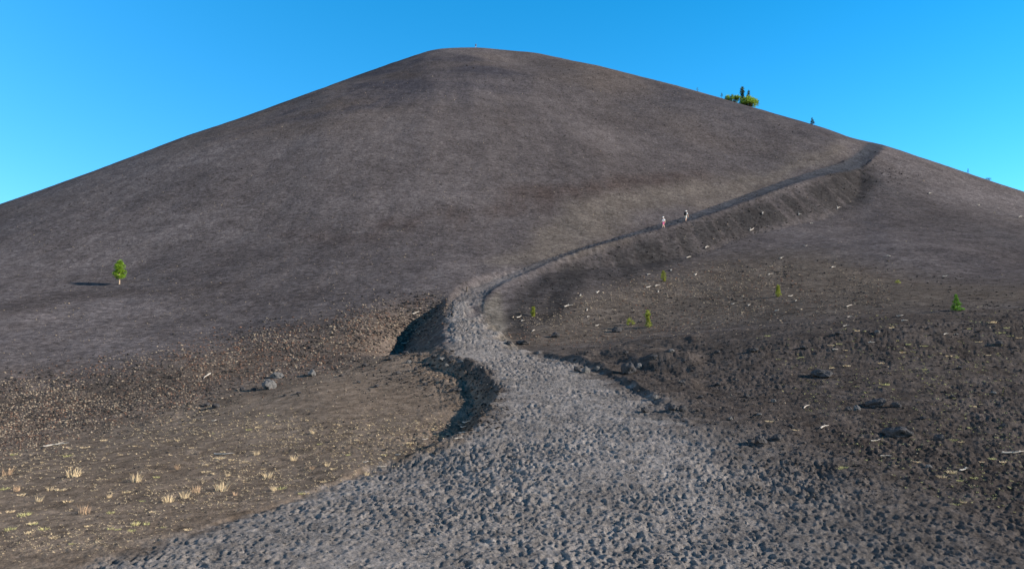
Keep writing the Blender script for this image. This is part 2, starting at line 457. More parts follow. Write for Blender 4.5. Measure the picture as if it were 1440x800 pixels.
def cinder_mat():
    m, nt, b = new_mat('cinder_ground')
    N = nt.nodes; Lk = nt.links
    b.inputs['Roughness'].default_value = 1.0; b.inputs['Specular IOR Level'].default_value = 0.0
    at = N.new('ShaderNodeAttribute'); at.attribute_name = 'cinder'
    tc = N.new('ShaderNodeTexCoord')
    fl = N.new('ShaderNodeAttribute'); fl.attribute_name = 'flow'
    sc = N.new('ShaderNodeAttribute'); sc.attribute_name = 'grain'       # grain size of the loose stuff, metres
    def nz(scale, detail, rough, vec):
        n = N.new('ShaderNodeTexNoise'); n.inputs['Scale'].default_value = scale; n.inputs['Detail'].default_value = detail; n.inputs['Roughness'].default_value = rough
        Lk.new(vec, n.inputs['Vector']); return n
    fine = nz(11, 7, .85, tc.outputs['Object'])
    mid = nz(1.9, 8, .75, tc.outputs['Object'])
    big = nz(.28, 6, .7, tc.outputs['Object'])
    gr = nz(.95, 4, .62, tc.outputs['Object'])
    strk = nz(1.0, 5, .6, fl.outputs['Vector'])
    def rng(sock, a, c, lo, hi):
        r = N.new('ShaderNodeMapRange'); r.inputs[1].default_value = a; r.inputs[2].default_value = c; r.inputs[3].default_value = lo; r.inputs[4].default_value = hi
        Lk.new(sock, r.inputs[0]); return r.outputs[0]
    def mul(a, c):
        x = N.new('ShaderNodeMath'); x.operation = 'MULTIPLY'
        Lk.new(a, x.inputs[0]); Lk.new(c, x.inputs[1]); return x.outputs[0]
    mixg = N.new('ShaderNodeMix'); mixg.data_type = 'FLOAT'                # coarse patches show on untrodden cinders only
    mixg.inputs[2].default_value = 1.0
    Lk.new(at.outputs['Alpha'], mixg.inputs[0]); Lk.new(rng(gr.outputs['Fac'], .32, .68, .80, 1.20), mixg.inputs[3])
    grain_f = mixg.outputs[0]
    f = mul(mul(mul(grain_f, rng(big.outputs['Fac'], .3, .7, .78, 1.22)), mul(rng(fine.outputs['Fac'], .3, .7, .55, 1.45), rng(mid.outputs['Fac'], .3, .7, .50, 1.50))), rng(strk.outputs['Fac'], .3, .7, .90, 1.10))
    vm = N.new('ShaderNodeVectorMath'); vm.operation = 'SCALE'
    Lk.new(at.outputs['Color'], vm.inputs[0]); Lk.new(f, vm.inputs['Scale'])
    Lk.new(vm.outputs['Vector'], b.inputs['Base Color'])
    # relief: cinders (fine) and loose clods (mid)
    b1 = N.new('ShaderNodeBump'); b1.inputs['Strength'].default_value = .9; b1.inputs['Distance'].default_value = .16
    Lk.new(mid.outputs['Fac'], b1.inputs['Height'])
    b2 = N.new('ShaderNodeBump'); b2.inputs['Strength'].default_value = .8; b2.inputs['Distance'].default_value = .035
    Lk.new(fine.outputs['Fac'], b2.inputs['Height']); Lk.new(b1.outputs['Normal'], b2.inputs['Normal'])
    Lk.new(b2.outputs['Normal'], b.inputs['Normal'])
    return m
M_CINDER = cinder_mat()
M_ROCK = simple_mat('basalt', (.055, .053, .054), (.02, .019, .0195), 7, .92, .6)
M_ROCKP = simple_mat('grey_basalt', (.105, .102, .10), (.045, .044, .043), 7, .9, .6)
M_PEB = simple_mat('pale_cinder', (.23, .185, .135), (.08, .064, .052), .9, .9)
M_PEBD = simple_mat('dark_cinder', (.04, .036, .034), (.016, .015, .0145), .9, .95)
M_PEBR = simple_mat('red_cinder', (.115, .066, .046), (.05, .033, .026), .9, .9)
M_WOOD = simple_mat('bleached_wood', (.32, .295, .26), (.18, .155, .13), 11, .8, .3)
M_POST = simple_mat('weathered_post', (.09, .075, .06), (.05, .04, .035), 14, .9, .3)
M_BARK = simple_mat('bark', (.36, .27, .19), (.18, .13, .09), 12, .95, .5)
M_BARKD = simple_mat('dark_bark', (.12, .09, .07), (.05, .04, .03), 12, .95, .5)
M_LEAF = leaf_mat('bright_needles', (.19, .30, .018), (.07, .14, .009), .4)
M_LEAFY = leaf_mat('young_needles', (.24, .265, .035), (.11, .13, .017), .4)
M_LEAFG = leaf_mat('green_needles', (.09, .22, .012), (.035, .10, .007), .35)
M_LEAFD = leaf_mat('dark_needles', (.035, .085, .06), (.018, .045, .035), .15)
M_SHRUB = leaf_mat('olive_leaves', (.23, .33, .028), (.09, .15, .014), .4)
M_STRAW = leaf_mat('straw', (.62, .48, .29), (.42, .32, .19), .25)
M_STRAWG = leaf_mat('green_straw', (.44, .41, .17), (.28, .27, .11), .25)
M_STRAWR = leaf_mat('russet_straw', (.46, .31, .19), (.3, .2, .12), .25)

# ------------------------------------------------------------------ terrain objects
def split_terrain():
    idx = np.arange(NR * NC).reshape(NR, NC)
    a = idx[:-1, :]; b = idx[1:, :]
    ar = np.roll(a, -1, 1); br = np.roll(b, -1, 1)
    quads = np.stack([a, ar, br, b], -1).reshape(-1, 4)[:, ::-1]
    pmean = PATH[quads].mean(1); cmean = IS_CONE[quads].mean(1)
    kinds = np.where(pmean > .5, 0, np.where(cmean > .5, 1, 2))
    grainy = np.clip(np.where(IS_CONE, 1.0, .55) * (1 - .85 * np.maximum(PATH * (PR < .6), MARG)), 0, 1)
    flow = np.stack([gx * .42 + 3 * n1, gy * .14 + 3 * n3, np.zeros_like(gx)], 1)
    for k, name in enumerate(('path', 'cinder_cone', 'ground')):
        q = quads[kinds == k]
        used, inv = np.unique(q.ravel(), return_inverse=True)
        nv = len(used); nf = len(q)
        extra = 0
        co = np.stack([gx[used], gy[used], GZ[used] + EYE], 1)
        me = bpy.data.meshes.new(name)
        me.vertices.add(nv); me.vertices.foreach_set('co', co.astype(np.float32).ravel())
        me.loops.add(nf * 4); me.loops.foreach_set('vertex_index', inv.astype(np.int32))
        me.polygons.add(nf)
        me.polygons.foreach_set('loop_start', np.arange(0, nf * 4, 4, dtype=np.int32))
        me.update(calc_edges=True)
        me.polygons.foreach_set('use_smooth', np.ones(nf, bool))
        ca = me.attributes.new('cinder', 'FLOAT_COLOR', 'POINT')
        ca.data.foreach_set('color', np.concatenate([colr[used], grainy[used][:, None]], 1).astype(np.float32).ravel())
        fa = me.attributes.new('flow', 'FLOAT_VECTOR', 'POINT')
        fa.data.foreach_set('vector', flow[used].astype(np.float32).ravel())
        me.materials.append(M_CINDER)
        o = bpy.data.objects.new(name, me); COL.objects.link(o)
        o['kind'] = 'structure'
        print(name, nv, nf)
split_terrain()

# pixel -> point on the ground (first surface along the ray)
GPY = py.reshape(NR, NC)[:, :NMID]; GZ2 = GZ.reshape(NR, NC)[:, :NMID]
RUN = np.minimum.accumulate(GPY, 0)
RAD = np.hypot(GX, GY)[:, 0]
TANS = np.linspace(-0.735, 0.735, NMID)
def ground_pix(qx, qy):
    u, _ = pix_uv(qx, qy)
    c = int(np.clip(round((u + .735) / 1.47 * (NMID - 1)), 0, NMID - 1))
    col = RUN[:, c]
    k = int(np.searchsorted(-col, -qy))
    if k >= NR: return None
    k = max(k, 1)
    x = GX[k, c]; y = GY[k, c]
    return np.array([x, y, GZ2[k, c] + EYE])
def height_at(x, y):
    th = math.atan2(x, y); r = math.hypot(x, y)
    c = (math.tan(th) + .735) / 1.47 * (NMID - 1)
    c0 = int(np.clip(math.floor(c), 0, NMID - 2)); fc = min(max(c - c0, 0), 1)
    k = int(np.clip(np.searchsorted(RAD, r) - 1, 0, NR - 2)); fr = (r - RAD[k]) / (RAD[k + 1] - RAD[k])
    z = GZ2
    return EYE + (z[k, c0] * (1 - fc) + z[k, c0 + 1] * fc) * (1 - fr) + (z[k + 1, c0] * (1 - fc) + z[k + 1, c0 + 1] * fc) * fr
def mpp(p):                                     # metres per photograph pixel at a point
    return (p[1] * CP + (p[2] - EYE) * SP) / FPX
def normal_at(x, y, e=.6):
    dx = (height_at(x + e, y) - height_at(x - e, y)) / (2 * e); dy = (height_at(x, y + e) - height_at(x, y - e)) / (2 * e)
    return Vector((-dx, -dy, 1)).normalized()

# ------------------------------------------------------------------ object helpers
def tag(o, label, cat, group=None):
    o['label'] = label; o['category'] = cat
    if group: o['group'] = group
    return o
def link(name, me, mat=None, parent=None):
    if mat is not None and len(me.materials) == 0: me.materials.append(mat)
    o = bpy.data.objects.new(name, me); COL.objects.link(o)
    if parent: o.parent = parent
    return o
def empty(name, loc, rz=0.0):
    o = bpy.data.objects.new(name, None); COL.objects.link(o)
    o.location = loc; o.rotation_euler = (0, 0, rz); o.empty_display_size = .3
    return o
def mesh_from(name, verts, faces, mat=None, smooth=False):
    me = bpy.data.meshes.new(name); me.from_pydata([tuple(v) for v in verts], [], faces)
    if smooth: me.polygons.foreach_set('use_smooth', [True] * len(me.polygons))
    if mat: me.materials.append(mat)
    me.update(); return me
def tube(verts, faces, path, radii, n=7, cap=True):
    """append a tapered tube along a list of points"""
    base = len(verts); k = len(path)
    for i, p in enumerate(path):
        p = Vector(p)
        t = (Vector(path[min(i + 1, k - 1)]) - Vector(path[max(i - 1, 0)])).normalized()
        a = t.orthogonal().normalized() if i == 0 else (pa - t * pa.dot(t)).normalized()
        pa = a; b = t.cross(a)
        for j in range(n):
            an = 2 * math.pi * j / n
            verts.append(p + (a * math.cos(an) + b * math.sin(an)) * radii[i])
    for i in range(k - 1):
        for j in range(n):
            faces.append((base + i * n + j, base + i * n + (j + 1) % n, base + (i + 1) * n + (j + 1) % n, base + (i + 1) * n + j))
    if cap:
        faces.append(tuple(base + j for j in reversed(range(n)))); faces.append(tuple(base + (k - 1) * n + j for j in range(n)))

LAND_L = [(316, 639, 'the long straight bleached stick'), (80, 627, 'the long log at the cone foot'), (302, 592, 'the short white stick'), (377, 548, 'the rounded grey boulder'), (650, 605, 'the curved dark bank'),
  (520, 668, 'the path edge'), (400, 705, 'the path edge'), (270, 752, 'the path edge'), (170, 790, 'the path edge'), (33, 725, 'the yellow-green grass patch'), (190, 740, 'the spread of green tufts'), (236, 706, 'the tallest straw tuft'), (103, 670, 'the bushy russet tuft'), (10, 668, 'the wispy lone tuft')]
LAND_R = [(1268, 614, 'the wedge-shaped boulder'), (1071, 624, 'the pair of dark boulders'), (1236, 573, 'the hump-backed boulder'), (1160, 532, 'the long low rock ledge'), (1425, 638, 'the long white branch'), (1355, 663, 'the white wood lump'), (1247, 643, 'the thin white stick'),
  (1225, 482, 'the flat pale sticks'), (1346, 437, 'the cone-shaped young fir'), (1407, 489, 'the stone with grass round it'), (1180, 658, 'the trampled margin'), (1062, 496, 'the hummock by the path')]
LAND_T = [(933, 396, 'the slim upright sapling'), (750, 446, 'the sapling at the trail bend'), (911, 461, 'the taller ragged sapling'), (1094, 418, 'the spindly forked sapling'), (800, 431, 'the white driftwood wedge'), (1262, 400, 'the tiny shrub on the dark slope'), (781, 475, 'the dark pointed rock'), (1000, 395, 'the dark bank below the hikers')]
LAND_B = [(940, 318, 'the two hikers'), (1100, 258, 'the upper trail'), (1218, 205, 'the trail crest'), (1262, 400, 'the tiny shrub on the dark slope'), (1346, 437, 'the cone-shaped young fir'), (1150, 302, 'the foot of the dark bank'), (1389, 252, 'the low skyline shrub'), (1094, 418, 'the spindly forked sapling')]
LAND_S = [(638, 552, 'the curved shaded bank'), (377, 548, 'the rounded grey boulder'), (567, 484, 'the pale log at the triangular bank'), (438, 529, 'the pale angular rock'), (625, 512, 'the row of bank rocks'), (660, 600, 'the sticks below the bank')]
def near_label(what, qx, qy, lands):
    d, nm = min((math.hypot(qx - a, 1.6 * (qy - b)), n) for a, b, n in lands)
    return '%s %s %s' % (what, 'at' if d < 14 else 'beside' if d < 45 else 'near', nm)
# ---- rocks
def rock_mesh(name, seed, sub, mat, flat=.75, rough=.34):
    bm = bmesh.new(); bmesh.ops.create_icosphere(bm, subdivisions=sub, radius=1)
    rng = random.Random(seed); off = Vector((rng.uniform(-50, 50), rng.uniform(-50, 50), seed * 3.1))
    planes = []
    for i in range(9):
        v = Vector((rng.gauss(0, 1), rng.gauss(0, 1), rng.gauss(0, .8))).normalized(); planes.append((v, rng.uniform(.62, .92)))
    for v in bm.verts:
        p = v.co.copy()
        for n, d in planes:                                    # chipped facets
            e = p.dot(n) - d
            if e > 0: p -= n * e * .85
        p *= 1 + rough * .6 * mnoise.noise(p * 1.3 + off) + rough * .45 * mnoise.noise(p * 3.1 + off) + rough * .25 * mnoise.noise(p * 7 + off)
        p.z *= flat
        v.co = p
    me = bpy.data.meshes.new(name); bm.to_mesh(me); bm.free(); me.materials.append(mat)
    if sub > 3: me.polygons.foreach_set('use_smooth', [True] * len(me.polygons))
    return me
ROCKS_D = [rock_mesh('rock_dark', 10 + i, 3, M_ROCK, rough=.5) for i in range(5)]
ROCKS_P = [rock_mesh('rock_grey', 30 + i, 3, M_ROCKP, rough=.45) for i in range(4)]
_rr = random.Random(4)
def rock(qx, qy, w, h, label, pale=False, group=None, name='boulder', depth=None):
    p = ground_pix(qx, qy)
    k = mpp(p)
    sx = w * k / 2; sz = h * k / 2 * 1.15; sy = depth or sx * _rr.uniform(.8, 1.1)
    me = _rr.choice(ROCKS_P if pale else ROCKS_D)
    o = link(name, me)
    x, y = p[0], p[1] + sy * .6
    o.location = (x, y, height_at(x, y) + sz * .42)
    o.scale = (sx, sy, sz / .75); o.rotation_euler = (_rr.uniform(-.15, .15), _rr.uniform(-.15, .15), _rr.choice([0, math.pi]) + _rr.uniform(-.5, .5))
    tag(o, label, 'rock', group)
    return o
rock(377, 548, 21, 17, 'rounded grey boulder casting a long shadow across the brown cinder flat', True)
rock(389, 533, 19, 9, 'low flat grey rock lying just behind the rounded boulder on the cinder flat', True)
rock(438, 529, 13, 10, 'pale angular rock standing alone on the cinder flat past the rounded boulder', True)
for q in ((341, 549, 9, 6), (356, 550, 8, 5), (302, 574, 12, 7), (291, 573, 8, 6), (419, 555, 9, 5), (402, 557, 5, 4)):
    rock(*q, 'small dark stone strewn around the rounded boulder on the cinder flat', group='stones around the rounded boulder')
rock(1071, 624, 18, 14, 'dark round boulder, the larger of a pair beside the trampled path', name='boulder')
rock(1094, 620, 15, 11, 'dark knobbly boulder, the smaller of a pair beside the trampled path')
rock(1268, 614, 38, 17, 'broad low wedge-shaped dark boulder, largest on the dark cinder field')
rock(1322, 620, 13, 12, 'small upright dark rock next to the broad wedge-shaped boulder')
rock(1236, 573, 26, 14, 'dark hump-backed boulder with reddish rubble at its side')
rock(1262, 573, 15, 9, 'reddish rubble block against the hump-backed dark boulder')
rock(1206, 577, 10, 9, 'pale-faced small rock beside the hump-backed dark boulder', True)
rock(1194, 578, 10, 7, 'small dark stone beside the pale-faced rock on the dark cinder field')
rock(1160, 532, 32, 12, 'long low dark rock ledge out on the dark cinder field')
rock(885, 526, 20, 17, 'blocky dark boulder set in the bank at the path edge')
rock(900, 519, 9, 9, 'small pale stone perched by the blocky boulder at the path edge', True)
rock(825, 525, 13, 10, 'round grey rock in a dark hollow at the path edge', True)
rock(812, 522, 11, 7, 'dark stone next to the round grey rock at the path edge')
rock(840, 521, 8, 6, 'small grey stone on the slope above the round rock at the path edge', True)
rock(920, 508, 12, 8, 'dark stone part-way up the hummock above the blocky boulder')
rock(781, 475, 14, 9, 'dark pointed rock on the crest between the tan flat and the hummock')
rock(868, 468, 13, 9, 'dark split rock on the crest below the yellow-green saplings')
rock(717, 485, 9, 7, 'small dark rock where the path bends below the pale scar')
rock(736, 485, 17, 7, 'low dark rock pair lying beside the path bend below the pale scar')
rock(908, 580, 14, 10, 'dark stone with a lit edge, first of a cluster beside the path')
rock(947, 579, 14, 10, 'squat dark stone in the cluster beside the path')
rock(922, 562, 10, 7, 'pale-topped stone at the back of the cluster beside the path', True)
rock(961, 578, 10, 8, 'small dark stone at the end of the cluster beside the path')
for q in ((610, 506, 9, 6), (620, 511, 11, 7), (634, 513, 10, 7), (647, 512, 11, 6), (657, 509, 8, 6), (628, 517, 8, 5)):
    rock(*q, 'dark rock on the shaded bank left of the path', _rr.random() < .4, 'rocks along the shaded bank')
for q in ((638, 552, 12, 5), (646, 550, 9, 5), (560, 527, 8, 5), (585, 522, 7, 5), (597, 543, 7, 5), (530, 545, 8, 5), (512, 516, 8, 5), (548, 508, 9, 6), (570, 500, 9, 6), (590, 502, 8, 6), (600, 515, 7, 5), (480, 530, 7, 4), (505, 540, 6, 4), (620, 540, 7, 5), (575, 512, 9, 5)):
    pl = _rr.random() < .3
    rock(*q, near_label('%s %s stone on the brown flat' % ('wider' if q[2] > 8 else 'middling' if q[2] > 7 else 'small', 'grey' if pl else 'dark'), q[0], q[1], LAND_S), pl, 'stones on the brown flat')
for q in ((1050, 560, 9, 6), (1088, 566, 8, 5), (1028, 592, 7, 6), (1114, 600, 8, 5), (1010, 545, 9, 6), (1068, 585, 7, 5), (1300, 590, 9, 5), (1340, 560, 9, 5), (1412, 602, 8, 6), (1010, 497, 9, 5), (1062, 496, 13, 6), (945, 497, 9, 5),
          (1130, 492, 9, 5), (1180, 470, 10, 4), (1235, 470, 10, 4), (1350, 520, 8, 5), (1400, 555, 9, 5), (1308, 660, 10, 6), (1200, 640, 7, 5), (960, 540, 10, 6), (985, 560, 8, 5), (1407, 489, 11, 8), (1120, 640, 6, 5), (880, 498, 8, 5), (1250, 660, 7, 5)):
    pl = _rr.random() < .25
    rock(*q, near_label('half-buried %s %s stone' % ('grey' if pl else 'dark', 'wide' if q[2] > 9 else 'small'), q[0], q[1], LAND_R + [(935, 570, 'the stone cluster by the path'), (885, 526, 'the blocky boulder'), (1135, 573, 'the crooked white stick')]), pl, 'stones in the dark cinder field')

# ---- bleached wood
def wood_mesh(seed):
    rng = random.Random(seed); v = []; f = []
    L = 1.0; n = 7
    bend = rng.uniform(-.12, .12)
    path = [(-.5 + i / (n - 1), bend * math.sin(math.pi * i / (n - 1)) + rng.uniform(-.012, .012), .05 + rng.uniform(-.012, .02)) for i in range(n)]
    rad = [.045 * (1 - .55 * i / (n - 1)) * rng.uniform(.85, 1.15) for i in range(n)]
    tube(v, f, path, rad, 7)
    for _ in range(rng.choice([0, 1, 1, 2])):
        i = rng.randint(1, n - 3); p = Vector(path[i]); d = Vector((rng.uniform(.1, .28), rng.choice([-1, 1]) * rng.uniform(.08, .22), rng.uniform(.0, .10)))
        tube(v, f, [p, p + d * .5 + Vector((0, 0, .01)), p + d], [rad[i] * .6, rad[i] * .45, rad[i] * .2], 5)
    return mesh_from('wood', v, f, M_WOOD)
WOODS = [wood_mesh(i) for i in range(7)]
_wr = random.Random(8)
def wood(qx, qy, ln, ang, label, group=None, fat=1.0):
    p = ground_pix(qx, qy)
    k = mpp(p); L = ln * k
    o = link('dead_branch', _wr.choice(WOODS))
    n = normal_at(p[0], p[1])
    t = Vector((1, 0, 0)) - n * n.x; t.normalize(); b = n.cross(t)
    # the wanted direction on the slope as it shows in the picture
    a = math.radians(ang)
    best = None
    for i in range(36):
        an = math.pi * i / 36 - math.pi / 2
        d = t * math.cos(an) + b * math.sin(an)
        e = Vector(p) + d * L * .5
        x0, y0 = to_pix(p[0], p[1], p[2] - EYE); x1, y1 = to_pix(e.x, e.y, e.z - EYE)
        g = math.atan2(-(y1 - y0), x1 - x0)
        er = abs((g - a + math.pi / 2) % math.pi - math.pi / 2) + .1 * abs(an)
        if best is None or er < best[0]: best = (er, d, math.hypot(x1 - x0, y1 - y0))
    d = best[1]; L = min(L * ln / max(2 * best[2], 1), L * 2.2)
    m = Matrix((d, n.cross(d), n)).transposed().to_4x4()
    thick = max(L * .9, 1.6 * k / .09) * fat
    m = m @ Matrix.Diagonal((L, thick, thick, 1)); m.translation = Vector(p) + n * (.0 * k)
    o.matrix_world = m
    tag(o, label, 'dead wood', group)
wood(316, 639, 28, 2, 'long straight bleached stick lying among dry grass tufts')
wood(80, 627, 36, 9, 'long bleached log lying along the foot of the cone')
wood(292, 531, 12, 38, 'pale slanting stick among the pebbles at the foot of the cone')
wood(302, 592, 7, 15, 'short white stick on bare brown cinders')
wood(1425, 638, 30, 4, 'long bright white branch on the dark cinder field')
wood(1247, 643, 16, 1, 'thin white stick lying flat on the dark cinder field')
wood(1160, 602, 12, 20, 'stubby bright white stick past the pair of dark boulders', fat=1.3)
wood(1135, 573, 10, 28, 'short crooked white stick on the rough dark cinders')
wood(1231, 621, 13, 12, 'thin grey twig in front of the wedge-shaped boulder')
wood(1355, 663, 9, 30, 'stumpy white wood lump among faded grass on the dark field', fat=1.6)
wood(800, 431, 12, 10, 'bright white wedge of driftwood on the tan flat below the trail', fat=1.3)
wood(584, 440, 10, 22, 'pale plank-like stick beside the shaded triangular bank')
wood(567, 484, 12, 6, 'pale log at the foot of the shaded triangular bank')
for q in ((657, 594, 11, 8), (651, 609, 10, 6), (646, 617, 13, 6), (652, 601, 8, 5)):
    wood(*q, 'pale stick lying at the foot of the curved dark bank beside the path', 'sticks below the curved bank')
for q in ((537, 658, 13, 2), (560, 640, 8, 5), (598, 618, 9, 8), (515, 650, 8, 10)):
    wood(*q, 'small pale stick near the path edge on the brown flat', 'sticks on the brown flat')
for q in ((840, 411, 7, 42), (912, 404, 6, 20), (925, 403, 7, 12), (925, 411, 5, 80), (944, 381, 5, 80), (825, 437, 6, 100), (730, 447, 6, 25), (736, 452, 5, 10), (828, 447, 4, 10), (750, 466, 5, 30), (912, 387, 4, 20), (978, 387, 6, 40), (840, 458, 5, 20), (815, 416, 5, 60),
          (1112, 417, 7, 10), (1120, 424, 6, 60), (1093, 438, 6, 5), (1195, 431, 8, 20), (1084, 387, 7, 15), (1172, 377, 6, 10), (1196, 447, 7, 5), (1054, 430, 5, 40), (1030, 428, 5, 10)):
    wood(*q, near_label('%s scrap of bleached wood' % ('larger' if q[2] > 6 else 'short' if q[2] > 4 else 'tiny'), q[0], q[1], LAND_T), 'wood scraps on the tan flat')
for q in ((1057, 325, 7, 30), (1179, 294, 8, 35), (1133, 347, 5, 5), (994, 351, 6, 25), (968, 363, 7, 20), (1073, 303, 4, 60), (1125, 303, 4, 10), (1328, 389, 5, 10), (1142, 316, 4, 0), (1308, 274, 4, 5), (1376, 290, 4, 5), (1435, 307, 5, 10), (1250, 361, 5, 5), (1098, 364, 4, 50)):
    wood(*q, near_label('%s fragment of bleached wood' % ('larger' if q[2] > 5 else 'tiny'), q[0], q[1], LAND_B), 'wood scraps below the trail')
for q in ((1225, 482, 10, 2), (1190, 459, 9, 3), (1265, 445, 10, 4), (1272, 452, 9, 2), (1330, 471, 7, 10), (1175, 492, 8, 4), (1345, 472, 6, 5)):
    wood(*q, near_label('%s pale stick lying flat near the low crest' % ('longer' if q[2] > 8 else 'short'), q[0], q[1], [a for a in LAND_R if 'sticks' not in a[2]] + [(1265, 445, 'the cone-side hollow')]), 'sticks near the low crest')

# ---- grass tufts
def tuft_mesh(seed, mat, blades=46, tall=.5, spread=.5, flatness=0.0):
    rng = random.Random(seed); v = []; f = []
    for i in range(blades):
        a = rng.uniform(0, 6.283); r0 = spread * .55 * math.sqrt(rng.random())
        bx, by = r0 * math.cos(a), r0 * math.sin(a)
        h = tall * rng.uniform(.3, 1.0); lean = rng.uniform(.05, .7) + flatness
        a2 = a + rng.uniform(-.8, .8)
        dx, dy = math.cos(a2) * lean * h, math.sin(a2) * lean * h
        w = rng.uniform(.006, .013); c = rng.uniform(0, 3.14); wx, wy = math.cos(c) * w, math.sin(c) * w
        k = len(v)
        hz = h * (1 - .5 * flatness)
        v += [(bx - wx, by - wy, -.03), (bx + wx, by + wy, -.03), (bx + dx * .45 - wx * .8, by + dy * .45 - wy * .8, hz * .62), (bx + dx * .45 + wx * .8, by + dy * .45 + wy * .8, hz * .62), (bx + dx, by + dy, hz)]
        f += [(k, k + 1, k + 3, k + 2), (k + 2, k + 3, k + 4)]
    return mesh_from('tuft', v, f, mat)
T_UP = [tuft_mesh(i, [M_STRAW, M_STRAWR, M_STRAW][i % 3], 44, .5, .42) for i in range(6)]
T_LOW = [tuft_mesh(20 + i, [M_STRAW, M_STRAW, M_STRAWG][i % 3], 70, .22, .5, .55) for i in range(6)]
T_GRN = [tuft_mesh(40 + i, M_STRAWG, 60, .3, .6, .3) for i in range(3)]
_gr = random.Random(21)
def tuft(qx, qy, size, kind, label, group):
    p = ground_pix(qx, qy)
    if p is None: return
    k = mpp(p)
    o = link('grass_tuft', _gr.choice({'up': T_UP, 'low': T_LOW, 'green': T_GRN}[kind]))
    sc = size * k / .5 * _gr.uniform(.6, 1.1)
    o.location = (p[0], p[1], height_at(p[0], p[1])); o.scale = (sc * _gr.uniform(.8, 1.3), sc * _gr.uniform(.8, 1.2), sc * _gr.uniform(.8, 1.1)); o.rotation_euler = (0, 0, _gr.uniform(0, 6.28))
    hue = {'straw': 'straw-coloured', 'russet_straw': 'russet', 'green_straw': 'yellow-green'}[o.data.materials[0].name]
    big = 'large' if size >= 12 else 'small' if size <= 8 else 'middling'
    what = '%s %s %s grass tuft' % (big, 'upright' if kind == 'up' else 'low', hue)
    tag(o, near_label(what, qx, qy, LAND_L if qx < 720 else LAND_R), 'grass', group)
L1 = ('upright straw-coloured dry grass tuft on the brown cinder flat', 'upright tufts on the brown flat')
for q in ((10, 668, 16), (103, 670, 18), (192, 678, 14), (236, 706, 18), (260, 700, 11), (55, 705, 13), (119, 722, 16), (250, 660, 13), (275, 692, 11), (312, 690, 15), (360, 640, 10), (413, 648, 9), (440, 660, 9), (440, 610, 9), (320, 670, 9), (375, 672, 12), (385, 690, 10), (330, 697, 10), (516, 668, 11), (460, 655, 8), (70, 690, 10), (25, 690, 10), (153, 700, 8), (290, 655, 8)):
    tuft(q[0], q[1], q[2], 'up', *L1)
L2 = ('low flattened pale grass tuft on the brown cinder flat', 'low tufts on the brown flat')
for q in ((95, 642, 12), (100, 657, 9), (160, 655, 8), (30, 697, 12), (5, 688, 12), (180, 693, 10), (85, 690, 11), (95, 706, 13), (140, 675, 8), (220, 672, 7), (310, 645, 14), (325, 647, 12), (290, 664, 10), (300, 666, 9), (312, 636, 7), (345, 650, 9), (370, 660, 8), (395, 688, 11), (430, 695, 9), (425, 694, 8), (265, 745, 13), (200, 705, 7), (230, 742, 8), (45, 737, 14), (40, 750, 12), (15, 720, 11), (75, 757, 10), (100, 765, 10), (190, 737, 8), (155, 722, 9), (145, 620, 8), (120, 630, 8), (190, 628, 8), (215, 627, 7), (350, 605, 9), (362, 602, 8), (300, 610, 6), (420, 640, 8), (470, 660, 9), (455, 678, 8), (490, 640, 7), (540, 640, 7), (575, 625, 7), (610, 605, 7), (380, 585, 7), (250, 620, 7), (170, 640, 7), (60, 650, 8), (20, 640, 8), (240, 640, 6), (270, 630, 6), (410, 615, 6), (450, 625, 6), (500, 620, 6), (210, 655, 6), (130, 690, 8), (215, 720, 8), (165, 745, 8), (125, 740, 8)):
    tuft(q[0], q[1], q[2], 'low', *L2)
L3 = ('low yellow-green grass tuft on the brown cinder flat', 'low tufts on the brown flat')
for q in ((33, 725, 11), (48, 737, 12), (190, 738, 9), (185, 747, 8), (205, 738, 7), (155, 744, 8), (62, 745, 10), (14, 745, 9)):
    tuft(q[0], q[1], q[2], 'green', *L3)
L4 = ('faded low grass tuft on the dark cinder field', 'faded tufts on the dark field')
for q in ((1278, 486, 9), (1300, 487, 9), (1270, 497, 7), (1378, 484, 9), (1432, 477, 9), (1395, 455, 9), (1410, 470, 8), (1255, 462, 9), (1205, 467, 7), (1180, 486, 8), (1168, 488, 8), (1190, 493, 7), (1335, 503, 9), (1345, 505, 8), (1390, 500, 7), (1128, 503, 7), (1080, 473, 8), (1363, 465, 6), (1415, 463, 6), (1240, 512, 7), (1300, 520, 7), (1170, 518, 8), (1190, 515, 7), (1245, 543, 9), (1370, 572, 10), (1380, 570, 8), (1310, 617, 0), (1340, 620, 10), (1350, 622, 8), (1185, 658, 11), (1180, 660, 8), (1340, 665, 12), (1325, 672, 11), (1350, 676, 10), (1370, 673, 10), (1345, 710, 10), (1355, 708, 8), (1120, 606, 8), (1082, 593, 7), (1260, 655, 6), (1395, 648, 9), (1380, 650, 8), (1410, 650, 8), (1290, 650, 7)):
    if q[2]: tuft(q[0], q[1], q[2], 'low', *L4)

